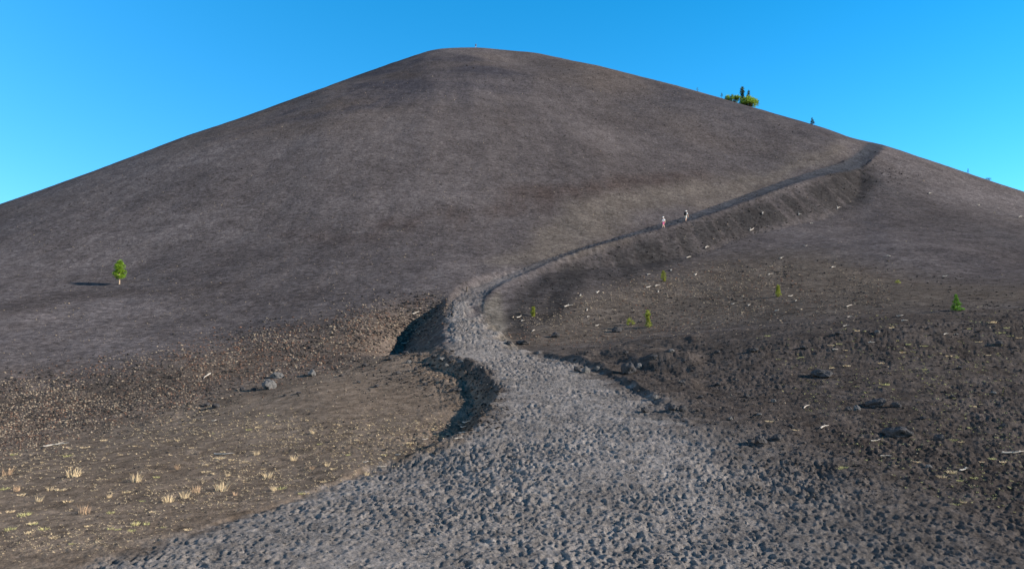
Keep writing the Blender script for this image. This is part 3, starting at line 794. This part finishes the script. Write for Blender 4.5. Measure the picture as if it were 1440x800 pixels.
# ---- pebbles and short dry cover: real geometry nobody could count
def pebble_field(name, mat, spots, sizes, seed, tris='ico'):
    bm = bmesh.new(); bmesh.ops.create_icosphere(bm, subdivisions=1, radius=1)
    tv = np.array([v.co[:] for v in bm.verts]); tf = np.array([[v.index for v in f.verts] for f in bm.faces]); bm.free()
    rng = np.random.default_rng(seed); n = len(spots)
    V = np.zeros((n, len(tv), 3)); F = np.zeros((n, len(tf), 3), np.int64)
    for i, (p, s) in enumerate(zip(spots, sizes)):
        q = tv * (1 + .3 * rng.standard_normal((len(tv), 1)))
        q = q * np.array([s * rng.uniform(.7, 1.4), s * rng.uniform(.7, 1.3), s * rng.uniform(.45, .85)])
        a = rng.uniform(0, 6.28); c, sn = math.cos(a), math.sin(a)
        q = np.stack([q[:, 0] * c - q[:, 1] * sn, q[:, 0] * sn + q[:, 1] * c, q[:, 2]], 1)
        V[i] = q + p + np.array([0, 0, s * .25]); F[i] = tf + i * len(tv)
    me = bpy.data.meshes.new(name)
    nv = n * len(tv); nf = n * len(tf)
    me.vertices.add(nv); me.vertices.foreach_set('co', V.astype(np.float32).ravel())
    me.loops.add(nf * 3); me.loops.foreach_set('vertex_index', F.astype(np.int32).ravel())
    me.polygons.add(nf); me.polygons.foreach_set('loop_start', np.arange(0, nf * 3, 3, dtype=np.int32))
    me.update(calc_edges=True); me.materials.append(mat)
    o = bpy.data.objects.new(name, me); COL.objects.link(o); o['kind'] = 'stuff'
    return o
def scatter(poly, n, seed, smin, smax, feather=20, extra=None):
    rng = np.random.default_rng(seed); out = []; sz = []
    xs = [a for a, b in poly]; ys = [b for a, b in poly]
    while len(out) < n:
        qx = rng.uniform(min(xs) - feather, max(xs) + feather, 4 * n); qy = rng.uniform(min(ys) - feather, max(ys) + feather, 4 * n)
        w = poly_mask(qx, qy, poly, feather) * (.25 + .75 * sstep(-.35, .25, fbm(qx * .012, qy * .03, 3, seed)))
        for a, b in zip(qx[rng.random(4 * n) < w], qy[rng.random(4 * n) < w]) if False else [(a, b) for a, b, ww, t in zip(qx, qy, w, rng.random(4 * n)) if t < ww]:
            p = ground_pix(a, b)
            if p is None: continue
            out.append(p); sz.append(mpp(p) * smin * (smax / smin) ** (rng.random() ** 2.2))
            if len(out) >= n: break
    return out, sz
ZT = [(-20, 545), (150, 515), (330, 475), (480, 448), (600, 424), (625, 432), (575, 487), (300, 562), (-20, 640)]
def join2(*lst):
    a = []; b = []
    for o, z in lst: a += o; b += z
    return a, b
pebble_field('pale_pebbles', M_PEB, *join2(scatter(ZT, 6000, 1, .6, 1.8, 24), scatter([(0, 420), (330, 380), (640, 300), (640, 420), (330, 480), (0, 540)], 420, 2, .5, 1.2, 30), scatter([(720, 470), (740, 435), (900, 395), (1060, 375), (1240, 385), (1250, 430), (980, 462), (850, 480)], 2600, 3, .5, 1.4, 22),
    scatter([(0, 640), (300, 565), (600, 500), (680, 590), (500, 660), (200, 760), (0, 790)], 900, 4, .6, 1.5, 15), scatter([(900, 320), (1180, 260), (1440, 290), (1440, 400), (1000, 390)], 150, 5, .5, 1.2, 30), scatter([(950, 540), (1440, 440), (1440, 760), (1150, 760)], 330, 6, .6, 1.4, 20), scatter([(0, 310), (250, 215), (500, 125), (620, 82), (760, 90), (960, 135), (1180, 205), (1000, 280), (700, 380), (600, 420), (0, 540)], 1500, 8, .35, .8, 20), scatter([(150, 240), (500, 120), (900, 130), (1100, 190), (900, 300), (500, 340), (100, 380)], 160, 7, .5, 1.0, 30)), 1)
pebble_field('russet_pebbles', M_PEBR, *join2(scatter(ZT, 4000, 11, .7, 1.8, 24), scatter([(720, 470), (740, 435), (900, 395), (1060, 375), (1240, 385), (1250, 430), (980, 462), (850, 480)], 900, 13, .6, 1.4, 22), scatter([(690, 478), (740, 490), (830, 484), (960, 466), (960, 456), (800, 472), (720, 468)], 320, 14, .6, 1.3, 5)), 2)
pebble_field('dark_pebbles', M_PEBD, *join2(scatter([(0, 310), (250, 215), (500, 125), (620, 82), (760, 90), (960, 135), (1180, 205), (1000, 280), (700, 380), (600, 420), (0, 540)], 3200, 28, .35, 1.0, 20), scatter([(612, 490), (650, 492), (712, 555), (716, 590), (655, 628), (600, 640), (640, 610), (680, 560), (640, 515)], 330, 29, .8, 2.8, 8), scatter(ZT, 4500, 21, .9, 2.4, 26), scatter([(480, 520), (610, 492), (690, 560), (600, 560)], 380, 22, .9, 2.6, 14), scatter([(760, 490), (980, 468), (1440, 432), (1440, 700), (1100, 700), (930, 590)], 1500, 23, .8, 2.6, 20), scatter([(720, 470), (740, 435), (900, 395), (1060, 375), (1440, 400), (1440, 430), (980, 462)], 1400, 24, .6, 1.8, 20),
    scatter([(700, 430), (850, 350), (1100, 262), (1210, 215), (1290, 245), (1150, 304), (900, 394)], 900, 25, .6, 1.5, 10), scatter([(0, 640), (300, 565), (600, 500), (690, 580), (500, 660), (200, 760), (0, 790)], 900, 26, .7, 1.8, 15), scatter([(380, 335), (640, 285), (1000, 235), (1010, 255), (640, 312), (500, 338)], 300, 27, .5, 1.2, 14)), 3)
pebble_field('path_pebbles', M_ROCKP, *join2(scatter([(640, 500), (740, 500), (880, 560), (1000, 650), (1150, 800), (180, 800), (560, 670), (700, 600)], 2600, 41, .5, 2.0, 20), scatter([(640, 425), (680, 425), (720, 490), (640, 490)], 200, 42, .5, 1.2, 5)), 4)
def straw_cover(spots, seed):
    rng = random.Random(seed); v = []; f = []
    for p in spots:
        k = mpp(p)
        for j in range(rng.randint(3, 7)):
            a = rng.uniform(0, 6.28); L = k * rng.uniform(1.4, 4.6); h = k * rng.uniform(.4, 2.4); w = k * .34
            ox, oy = rng.uniform(-1.6, 1.6) * k, rng.uniform(-1.6, 1.6) * k
            dx, dy = math.cos(a), math.sin(a); b = len(v); x, y, z = p[0] + ox, p[1] + oy, p[2] - .004
            v += [(x - dy * w, y + dx * w, z), (x + dy * w, y - dx * w, z), (x + dx * L, y + dy * L, z + h)]
            f.append((b, b + 1, b + 2))
    return v, f
_sp, _ = scatter([(-10, 645), (300, 575), (620, 590), (640, 620), (500, 668), (300, 725), (150, 775), (-10, 795)], 3000, 31, 1, 1, 14)
o = link('dry_grass', mesh_from('dry_grass', *straw_cover(_sp, 5)), M_STRAW); o['kind'] = 'stuff'
_sp, _ = scatter([(1060, 470), (1440, 440), (1440, 720), (1300, 700), (1150, 600)], 700, 32, 1, 1, 20)
o = link('dry_grass', mesh_from('dry_grass', *straw_cover(_sp, 6)), M_STRAWG); o['kind'] = 'stuff'

# ---- trees, saplings, shrubs
def needle_cloud(v, f, rng, c, rad, n, size, up=.25):
    for i in range(n):
        d = Vector((rng.gauss(0, 1), rng.gauss(0, 1), rng.gauss(0, 1))).normalized() * (rng.random() ** .5)
        p = Vector(c) + Vector((d.x * rad[0], d.y * rad[0], d.z * rad[1]))
        o = (d + Vector((0, 0, up)) + Vector((rng.uniform(-.5, .5), rng.uniform(-.5, .5), rng.uniform(-.3, .5)))).normalized()
        s = o.orthogonal().normalized(); s = (Matrix.Rotation(rng.uniform(0, 6.28), 3, o) @ s)
        L = size * rng.uniform(.6, 1.3); w = L * rng.uniform(.16, .30); k = len(v)
        v += [p - o * L * .3, p + s * w, p + o * L, p - s * w]
        f += [(k, k + 1, k + 2, k + 3)]
def pine(name, loc, h, crown, leaf, bark, seed, label, group=None, shape='oval', bare=.2, clumps=46, per=36, lean=0.0, cat='tree', clump=.20, trunk=.032):
    rng = random.Random(seed); root = empty(name, loc, 0)
    tv = []; tf = []; cv = []; cf = []
    axis = lambda t: Vector((lean * h * t + .012 * h * math.sin(5 * t + seed), .012 * h * math.cos(4 * t + seed), h * t - .06 * (1 - t)))
    tube(tv, tf, [axis(t) for t in (0, .06, .25, .5, .75, .97)], [h * trunk * a for a in (1.35, 1.0, .85, .6, .35, .1)], 8)
    for i in range(clumps):
        t = bare + (1 - bare) * ((i + rng.random()) / clumps)
        q = (t - bare) / (1 - bare)
        if shape == 'oval': R = crown * (math.sin(math.pi * (q * .82 + .15)) ** .55)
        elif shape == 'cone': R = crown * (1 - q) ** .8 + .05 * crown
        elif shape == 'irregular': R = crown * (.55 + .45 * math.sin(q * 9 + seed)) * (1 - q * .7)
        else: R = crown * math.sqrt(max(0, 1 - q * q))
        a = rng.uniform(0, 6.283) if i < clumps - 2 else 0
        rr_ = R * rng.uniform(.35, .95) * (0.2 if i >= clumps - 2 else 1)
        base = axis(t - .05 * (1 - q)); c = axis(t) + Vector((math.cos(a) * rr_, math.sin(a) * rr_, h * rng.uniform(-.01, .02)))
        tube(tv, tf, [base, base.lerp(c, .55) + Vector((0, 0, -.01 * h)), c], [h * trunk * .34 * (1 - .6 * q), h * trunk * .22 * (1 - .6 * q), h * .003], 5)
        cr = crown * clump / .2 * .42 * rng.uniform(.6, 1.2) * (1 - .45 * q if shape == 'cone' else 1)
        needle_cloud(cv, cf, rng, c, (cr, cr * .72), per, cr * .55)
    link('trunk', mesh_from('trunk', tv, tf, bark, True), None, root)
    link('crown', mesh_from('crown', cv, cf, leaf), None, root)
    tag(root, label, cat, group); return root
def shrub(name, loc, w, h, leaf, seed, label, group=None, n=60, per=40, depth=None):
    rng = random.Random(seed); root = empty(name, loc, 0); tv = []; tf = []; cv = []; cf = []
    depth = depth or w * .8
    for i in range(n):
        a = rng.uniform(0, 6.283); r = math.sqrt(rng.random()); q = math.sqrt(max(0, 1 - r * r * .9)) * rng.uniform(.35, 1.0)
        c = Vector((math.cos(a) * r * w * .5, math.sin(a) * r * depth * .5, h * q * .92))
        if i % 4 == 0: tube(tv, tf, [Vector((c.x * .25, c.y * .25, -.12)), c * .55, c], [h * .03, h * .02, h * .006], 5)
        cr = min(w, h) * .2 * rng.uniform(.6, 1.2)
        needle_cloud(cv, cf, rng, c, (cr, cr * .7), per, cr * .5)
    link('stem', mesh_from('stem', tv, tf, M_BARKD, True), None, root)
    link('foliage', mesh_from('foliage', cv, cf, leaf), None, root)
    tag(root, label, 'shrub', group); return root
def at_pix(qx, qy, sink=.0):
    p = ground_pix(qx, qy); return (p[0], p[1], height_at(p[0], p[1]) - sink), mpp(p)
def at_sky(qx, back=1.5):
    """a spot on the crest in that direction"""
    u, _ = pix_uv(qx, np.interp(qx, [a for a, b in SKYLINE], [b for a, b in SKYLINE]))
    c = int(round((u + .735) / 1.47 * (NMID - 1))); k = int(GPY[:, c].argmin()) 
    x, y = GX[k, c], GY[k, c]; f = 1 + back / RAD[k]
    return (x * f, y * f, height_at(x * f, y * f)), mpp((x, y, GZ2[k, c] + EYE))

p, k = at_pix(167, 400); pine('pine_tree', p, 32 * k, 7.6 * k, M_LEAF, M_BARK, 1, 'lone bright green pine with bare pale trunk and long shadow on the slope', shape='oval', bare=.30, clumps=60, per=60, clump=.2)
p, k = at_pix(933, 396); pine('pine_sapling', p, 14 * k, 3.6 * k, M_LEAFY, M_BARKD, 2, 'slim upright yellow-green sapling standing highest on the tan flat', shape='oval', bare=.08, clumps=34, per=44, clump=.24)
p, k = at_pix(750, 446); pine('pine_sapling', p, 13 * k, 4.6 * k, M_LEAFY, M_BARKD, 3, 'small ragged sapling beside the bend of the trail', shape='irregular', bare=.05, clumps=34, per=44, clump=.24)
p, k = at_pix(911, 461); pine('pine_sapling', p, 23 * k, 6.5 * k, M_LEAFY, M_BARKD, 7, 'taller ragged yellow-green sapling with a leggy stem near the low crest', shape='irregular', bare=.10, clumps=34, per=44, clump=.2)
p, k = at_pix(886, 458); shrub('shrub', p, 13 * k, 11 * k, M_LEAFY, 4, 'small yellow-green shrub beside the taller ragged sapling', n=22, per=34)
p, k = at_pix(1094, 418); pine('pine_sapling', p, 16 * k, 6.5 * k, M_LEAFY, M_BARKD, 11, 'spindly forked sapling among wood scraps on the tan flat', shape='irregular', bare=.03, clumps=34, per=44, clump=.17)
p, k = at_pix(1262, 400); shrub('shrub', p, 8 * k, 7 * k, M_LEAFY, 5, 'tiny yellow-green shrub alone on the dark streaked slope', n=18, per=30)
p, k = at_pix(1346, 437); pine('pine_sapling', p, 22 * k, 8.5 * k, M_LEAFG, M_BARKD, 6, 'cone-shaped bright green young fir on the edge of the dark field', shape='cone', bare=.06, clumps=60, per=44, clump=.17)
p, k = at_pix(960, 451, 0) ; 
p, k = at_sky(1031, .5); shrub('shrub', (p[0], p[1], p[2] - .3), 26 * k, 12 * k, M_SHRUB, 12, 'broad olive shrub on the skyline under the twin dark pines', n=90, per=46, depth=22 * k)
p, k = at_sky(1054, -1.0); shrub('shrub', (p[0], p[1], p[2] - .3), 25 * k, 17 * k, M_SHRUB, 13, 'yellow-green shrub on the skyline spilling down-slope from the twin pines', n=90, per=46, depth=20 * k)
p, k = at_sky(1045, 2.0); pine('pine_tree', p, 25 * k, 5.2 * k, M_LEAFD, M_BARKD, 14, 'taller of the twin dark pines standing in shrubs on the skyline', shape='irregular', bare=.30, clumps=34, per=50, clump=.22)
p, k = at_sky(1054, 1.5); pine('pine_tree', p, 23 * k, 5.0 * k, M_LEAFD, M_BARKD, 15, 'shorter of the twin dark pines standing in shrubs on the skyline', shape='cone', bare=.25, clumps=40, per=50, clump=.22)
p, k = at_sky(1142, .8); pine('pine_tree', p, 9.5 * k, 3.6 * k, M_LEAFD, M_BARKD, 16, 'single small dark pine on the skyline between the twin pines and the trail', shape='cone', bare=.12, clumps=30, per=40, clump=.2)
p, k = at_sky(1014.5, .8); pine('pine_tree', p, 7.5 * k, 1.8 * k, M_LEAFD, M_BARKD, 17, 'tiny thin pine on the skyline just up-slope of the olive shrub', shape='oval', bare=.3, clumps=16, per=30, clump=.2)
p, k = at_sky(981, .8); pine('pine_tree', p, 5.5 * k, 1.4 * k, M_LEAFD, M_BARKD, 18, 'tiny stubby pine, farthest up the skyline above the olive shrub', shape='oval', bare=.1, clumps=14, per=30, clump=.22)
p, k = at_sky(1361, .8); pine('pine_tree', p, 6.5 * k, 1.8 * k, M_LEAFD, M_BARKD, 19, 'tiny thin pine on the skyline far down-slope of the trail crest', shape='irregular', bare=.2, clumps=14, per=26, clump=.2)
p, k = at_sky(1389, .5); shrub('shrub', (p[0], p[1], p[2] - .1), 8 * k, 4.5 * k, M_LEAFD, 20, 'low dark shrub on the skyline down-slope of the tiny thin pine', n=26, per=36)

# ---- wooden marker post at the bend
p, k = at_pix(656, 411)
v = []; f = []
H = 8.2 * k
tube(v, f, [(0, 0, -.25), (0, 0, H * .5), (.012, 0, H * .93), (.012, 0, H)], [.085, .082, .08, .055], 8)
me = mesh_from('post', v, f, M_POST)
o = empty('trail_post', p); link('post', me, None, o)
v = []; f = []
tube(v, f, [(.012, -.01, H * .70), (.012, -.01, H * .76)], [.092, .092], 8)
link('collar', mesh_from('collar', v, f, M_BARKD), None, o)
tag(o, 'short weathered wooden post where the trail starts to climb', 'post')

# ---- people
M_SKIN = simple_mat('skin', (.52, .33, .24), (.46, .28, .20), 6, .6)
M_WHITE = simple_mat('white_cloth', (.80, .80, .78), (.72, .72, .70), 9, .8)
M_PINK = simple_mat('pink_cloth', (.72, .16, .30), (.60, .11, .22), 9, .8)
M_KHAKI = simple_mat('pale_khaki_cloth', (.62, .58, .50), (.52, .48, .42), 9, .85)
M_BLACK = simple_mat('black_cloth', (.02, .02, .023), (.012, .012, .014), 9, .8)
M_HAIR = simple_mat('dark_hair', (.05, .035, .025), (.03, .02, .015), 30, .6)
M_BOOT = simple_mat('boot_leather', (.10, .075, .055), (.06, .045, .035), 20, .7)
def skinned(name, nodes, edges, mat, sub=2, parent=None, root=0):
    """one continuous surface grown round a skeleton (nodes: point, rx, ry)"""
    me = bpy.data.meshes.new(name); me.from_pydata([n[0] for n in nodes], edges, [])
    ob = bpy.data.objects.new(name + '_tmp', me); COL.objects.link(ob)
    md = ob.modifiers.new('skin', 'SKIN'); md.use_smooth_shade = True
    ss = ob.modifiers.new('sub', 'SUBSURF'); ss.levels = sub; ss.render_levels = sub
    for i, n in enumerate(nodes):
        sv = me.skin_vertices[0].data[i]; sv.radius = (n[1], n[2] if len(n) > 2 else n[1]); sv.use_root = (i == root)
    dg = bpy.context.evaluated_depsgraph_get()
    out = bpy.data.meshes.new_from_object(ob.evaluated_get(dg)); out.name = name
    bpy.data.objects.remove(ob, do_unlink=True)
    out.materials.clear(); out.materials.append(mat)
    return link(name, out, None, parent)
def person(loc, rz, height, label, stride, top, bottom, hat, socks=False, arm=.35, lean=.10, group=None):
    s = height / 1.75
    root = empty('person', loc, rz)                     # faces +X
    V_ = lambda x, y, z: (x * s, y * s, z * s)
    lx = lean
    hipz = .93 - .02
    kn = {}; ank = {}
    for side, st in ((1, stride), (-1, -stride)):
        kn[side] = (.5 * st + .06, .10 * side, .50); ank[side] = (st, .10 * side, .09 + (.05 if st < 0 else 0))
    nodes = [(V_(0, 0, .95), .135 * s, .11 * s), (V_(.25 * lx, 0, 1.10), .13 * s, .10 * s), (V_(.6 * lx, 0, 1.28), .15 * s, .11 * s), (V_(.85 * lx, 0, 1.42), .13 * s, .09 * s),
             (V_(lx, 0, 1.50), .055 * s), (V_(1.15 * lx, 0, 1.57), .06 * s), (V_(1.3 * lx + .015, 0, 1.66), .092 * s, .085 * s), (V_(1.35 * lx + .01, 0, 1.73), .07 * s, .065 * s)]
    edges = [(0, 1), (1, 2), (2, 3), (3, 4), (4, 5), (5, 6), (6, 7)]
    tops = []; bots = []
    for side in (1, -1):
        b = len(nodes); K = kn[side]; A = ank[side]
        nodes += [(V_(0, .10 * side, .90), .095 * s), (V_(K[0] * .55, .10 * side, .70), .085 * s), (V_(*K), .058 * s), (V_((K[0] + A[0]) / 2 - .02, .10 * side, (K[2] + A[2]) / 2 + .05), .056 * s), (V_(*A), .038 * s), (V_(A[0] + .02, A[1], A[2] - .05), .042 * s), (V_(A[0] + .17, A[1], A[2] - .055), .034 * s)]
        edges += [(0, b)] + [(b + i, b + i + 1) for i in range(6)]
    hands = {}
    for side in (1, -1):
        sw = -stride * side * arm / .3
        b = len(nodes)
        S = (.8 * lx, .19 * side, 1.40); E = (.8 * lx - .04 + sw * .45, .25 * side, 1.13); W = (.8 * lx + .10 + sw * .9, .25 * side, .93)
        nodes += [(V_(*S), .058 * s), (V_((S[0] + E[0]) / 2, .23 * side, 1.27), .048 * s), (V_(*E), .040 * s), (V_((E[0] + W[0]) / 2, .25 * side, 1.02), .036 * s), (V_(*W), .026 * s), (V_(W[0] + .03, W[1], W[2] - .07), .034 * s, .02 * s)]
        edges += [(3, b)] + [(b + i, b + i + 1) for i in range(5)]
        palm = b + 5
        for j, (off, ln) in enumerate(((-.028, .075), (-.010, .085), (.009, .08), (.027, .062))):     # four fingers
            k = len(nodes); x, y, z = W[0] + .035 + off * .9, W[1] - .004 * side, W[2] - .105
            nodes += [(V_(x, y, z), .0095 * s), (V_(x + .008, y - .008 * side, z - ln * .55), .009 * s), (V_(x + .002, y - .03 * side, z - ln), .0075 * s)]
            edges += [(palm, k), (k, k + 1), (k + 1, k + 2)]
        k = len(nodes)
        nodes += [(V_(W[0] + .075, W[1] - .015 * side, W[2] - .06), .011 * s), (V_(W[0] + .088, W[1] - .025 * side, W[2] - .10), .009 * s)]
        edges += [(palm, k), (k, k + 1)]
        hands[side] = (S, E, W)
    skinned('body', nodes, edges, M_SKIN, 1, root)
    # shirt
    g = .022
    tn = [(V_(0, 0, .93), (.150) * s, .125 * s), (V_(.25 * lx, 0, 1.10), .148 * s, .118 * s), (V_(.6 * lx, 0, 1.28), .168 * s, .128 * s), (V_(.85 * lx, 0, 1.42), .145 * s, .105 * s), (V_(.97 * lx, 0, 1.485), .072 * s)]
    te = [(0, 1), (1, 2), (2, 3), (3, 4)]
    for side in (1, -1):
        S, E, W = hands[side]; b = len(tn)
        tn += [(V_(*S), .074 * s), (V_((S[0] + E[0]) / 2, .23 * side, 1.27), .066 * s), (V_(E[0], E[1], E[2] + .04), .060 * s)]
        te += [(3, b), (b, b + 1), (b + 1, b + 2)]
    skinned('shirt', tn, te, top, 1, root)
    bn = [(V_(0, 0, .97), .148 * s, .122 * s)]; be = []
    for side in (1, -1):
        K = kn[side]; b = len(bn)
        bn += [(V_(0, .10 * side, .89), .113 * s), (V_(K[0] * .55, .10 * side, .70), .104 * s), (V_(K[0] * .9, .10 * side, .53), .092 * s)]
        be += [(0, b), (b, b + 1), (b + 1, b + 2)]
    skinned('shorts', bn, be, bottom, 1, root)
    for side in (1, -1):
        A = ank[side]
        skinned('shoe', [(V_(A[0] - .03, A[1], A[2] - .03), .052 * s), (V_(A[0] + .05, A[1], A[2] - .045), .05 * s), (V_(A[0] + .19, A[1], A[2] - .055), .042 * s)], [(0, 1), (1, 2)], M_BOOT, 1, root)
    H = Vector(V_(1.3 * lx + .015, 0, 1.66))
    # face: nose, eyes, ears
    v = []; f = []
    tube(v, f, [H + Vector(V_(.075, 0, .01)), H + Vector(V_(.105, 0, -.025))], [.010 * s, .016 * s], 6)
    for y in (-.09, .09): tube(v, f, [H + Vector(V_(0, y, .02)), H + Vector(V_(-.01, y * 1.03, -.035))], [.02 * s, .014 * s], 6)
    link('nose_and_ears', mesh_from('face', v, f, M_SKIN, True), None, root)
    for y in (-.034, .034):
        v = []; f = []; tube(v, f, [H + Vector(V_(.070, y, .012)), H + Vector(V_(.088, y, .012))], [.014 * s, .008 * s], 7); link('eye', mesh_from('eye', v, f, M_BLACK), None, root)
    v = []; f = []; tube(v, f, [H + Vector(V_(.078, -.026, -.058)), H + Vector(V_(.090, 0, -.060)), H + Vector(V_(.078, .026, -.058))], [.005 * s, .009 * s, .005 * s], 6); link('mouth', mesh_from('mouth', v, f, M_PINK), None, root)
    skinned('hair', [(tuple(H + Vector(V_(-.02, 0, .05))), .095 * s), (tuple(H + Vector(V_(-.06, 0, -.02))), .075 * s), (tuple(H + Vector(V_(-.065, 0, -.07))), .05 * s)], [(0, 1), (1, 2)], M_HAIR, 1, root)
    if hat:
        v = []; f = []; n = 18
        prof = [(.175, .035), (.165, .048), (.108, .056), (.102, .10), (.085, .135), (.0, .15)]
        for (r_, z_) in prof:
            for j in range(n):
                an = 6.2832 * j / n; v.append(H + Vector(V_(r_ * math.cos(an), r_ * math.sin(an), z_ + .006 * math.cos(2 * an))))
        for i in range(len(prof) - 1):
            for j in range(n): f.append((i * n + j, i * n + (j + 1) % n, (i + 1) * n + (j + 1) % n, (i + 1) * n + j))
        f.append(tuple(range(n))[::-1])
        link('hat', mesh_from('hat', v, f, M_WHITE, True), None, root)
    tag(root, label, 'person', group)
    return root, s
def trail_dir(qx):
    i = int(np.argmin(np.abs(to_pix(TC[:, 0], TC[:, 1], TC[:, 2])[0] - qx) + 1e3 * (TC[:, 1] < 80)))
    a = TC[min(i + 2, len(TC) - 1)] - TC[max(i - 2, 0)]
    return TC[i], math.atan2(a[1], a[0])
def backpack(root, s, lean, mat, label):
    """rests on the back of a walker"""
    bm = bmesh.new(); bmesh.ops.create_cube(bm, size=1)
    for v in bm.verts: v.co = Vector((v.co.x * .24, v.co.y * .33, v.co.z * .52)) * (1 if v.co.z < 0 else .9)
    bmesh.ops.bevel(bm, geom=bm.edges[:] , offset=.06, segments=3, affect='EDGES')
    me = bpy.data.meshes.new('bag'); bm.to_mesh(me); bm.free(); me.materials.append(mat)
    b = empty('backpack', (0, 0, 0)); link('bag', me, None, b)
    bm = bmesh.new(); bmesh.ops.create_cube(bm, size=1)
    for v in bm.verts: v.co = Vector((v.co.x * .09 - .14, v.co.y * .24, v.co.z * .22 - .08))
    bmesh.ops.bevel(bm, geom=bm.edges[:], offset=.025, segments=2, affect='EDGES')
    me = bpy.data.meshes.new('pocket'); bm.to_mesh(me); bm.free(); me.materials.append(mat); link('pocket', me, None, b)
    for y in (-.10, .10):
        v = []; f = []; tube(v, f, [(.08, y, .22), (.20, y * 1.1, .25), (.36, y * 1.2, .16), (.38, y * 1.3, -.02), (.26, y * 1.7, -.16), (.08, y * 1.5, -.2)], [.018] * 6, 6); link('strap', mesh_from('strap', v, f, mat), None, b)
    m = Matrix.Translation(root.location) @ Matrix.Rotation(root.rotation_euler.z, 4, 'Z') @ Matrix.Translation(Vector((-.20 + .6 * lean, 0, 1.27)) * s) @ Matrix.Rotation(lean * .8, 4, 'Y') @ Matrix.Diagonal((s * 1.15, s * 1.15, s * 1.2, 1))
    b.matrix_world = m
    tag(b, label, 'backpack')
def on_trail(qx, off=0.0):
    c, a = trail_dir(qx)
    x, y = c[0] + math.sin(a) * off, c[1] - math.cos(a) * off
    return (x, y, height_at(x, y)), a
p, a = on_trail(926, .9); r1, s1 = person(p, a + math.pi - .5, 1.66, 'hiker in white hat and top with pink shorts, the lower of two on the trail', .24, M_WHITE, M_PINK, True, lean=.02)
p, a = on_trail(961, .6); r2, s2 = person(p, a, 1.74, 'hiker in white top and pale shorts carrying a black pack up the trail', .22, M_WHITE, M_KHAKI, True, lean=.12)
backpack(r2, s2, .12, M_BLACK, 'black backpack on the back of the upper hiker on the trail')
p, k = at_sky(669, 1.0); person(p, 1.2, 1.62, 'tiny dark figure standing alone on the very top of the cone', .06, M_BLACK, M_BLACK, False, lean=.02)
bpy.context.view_layer.update()
#END#
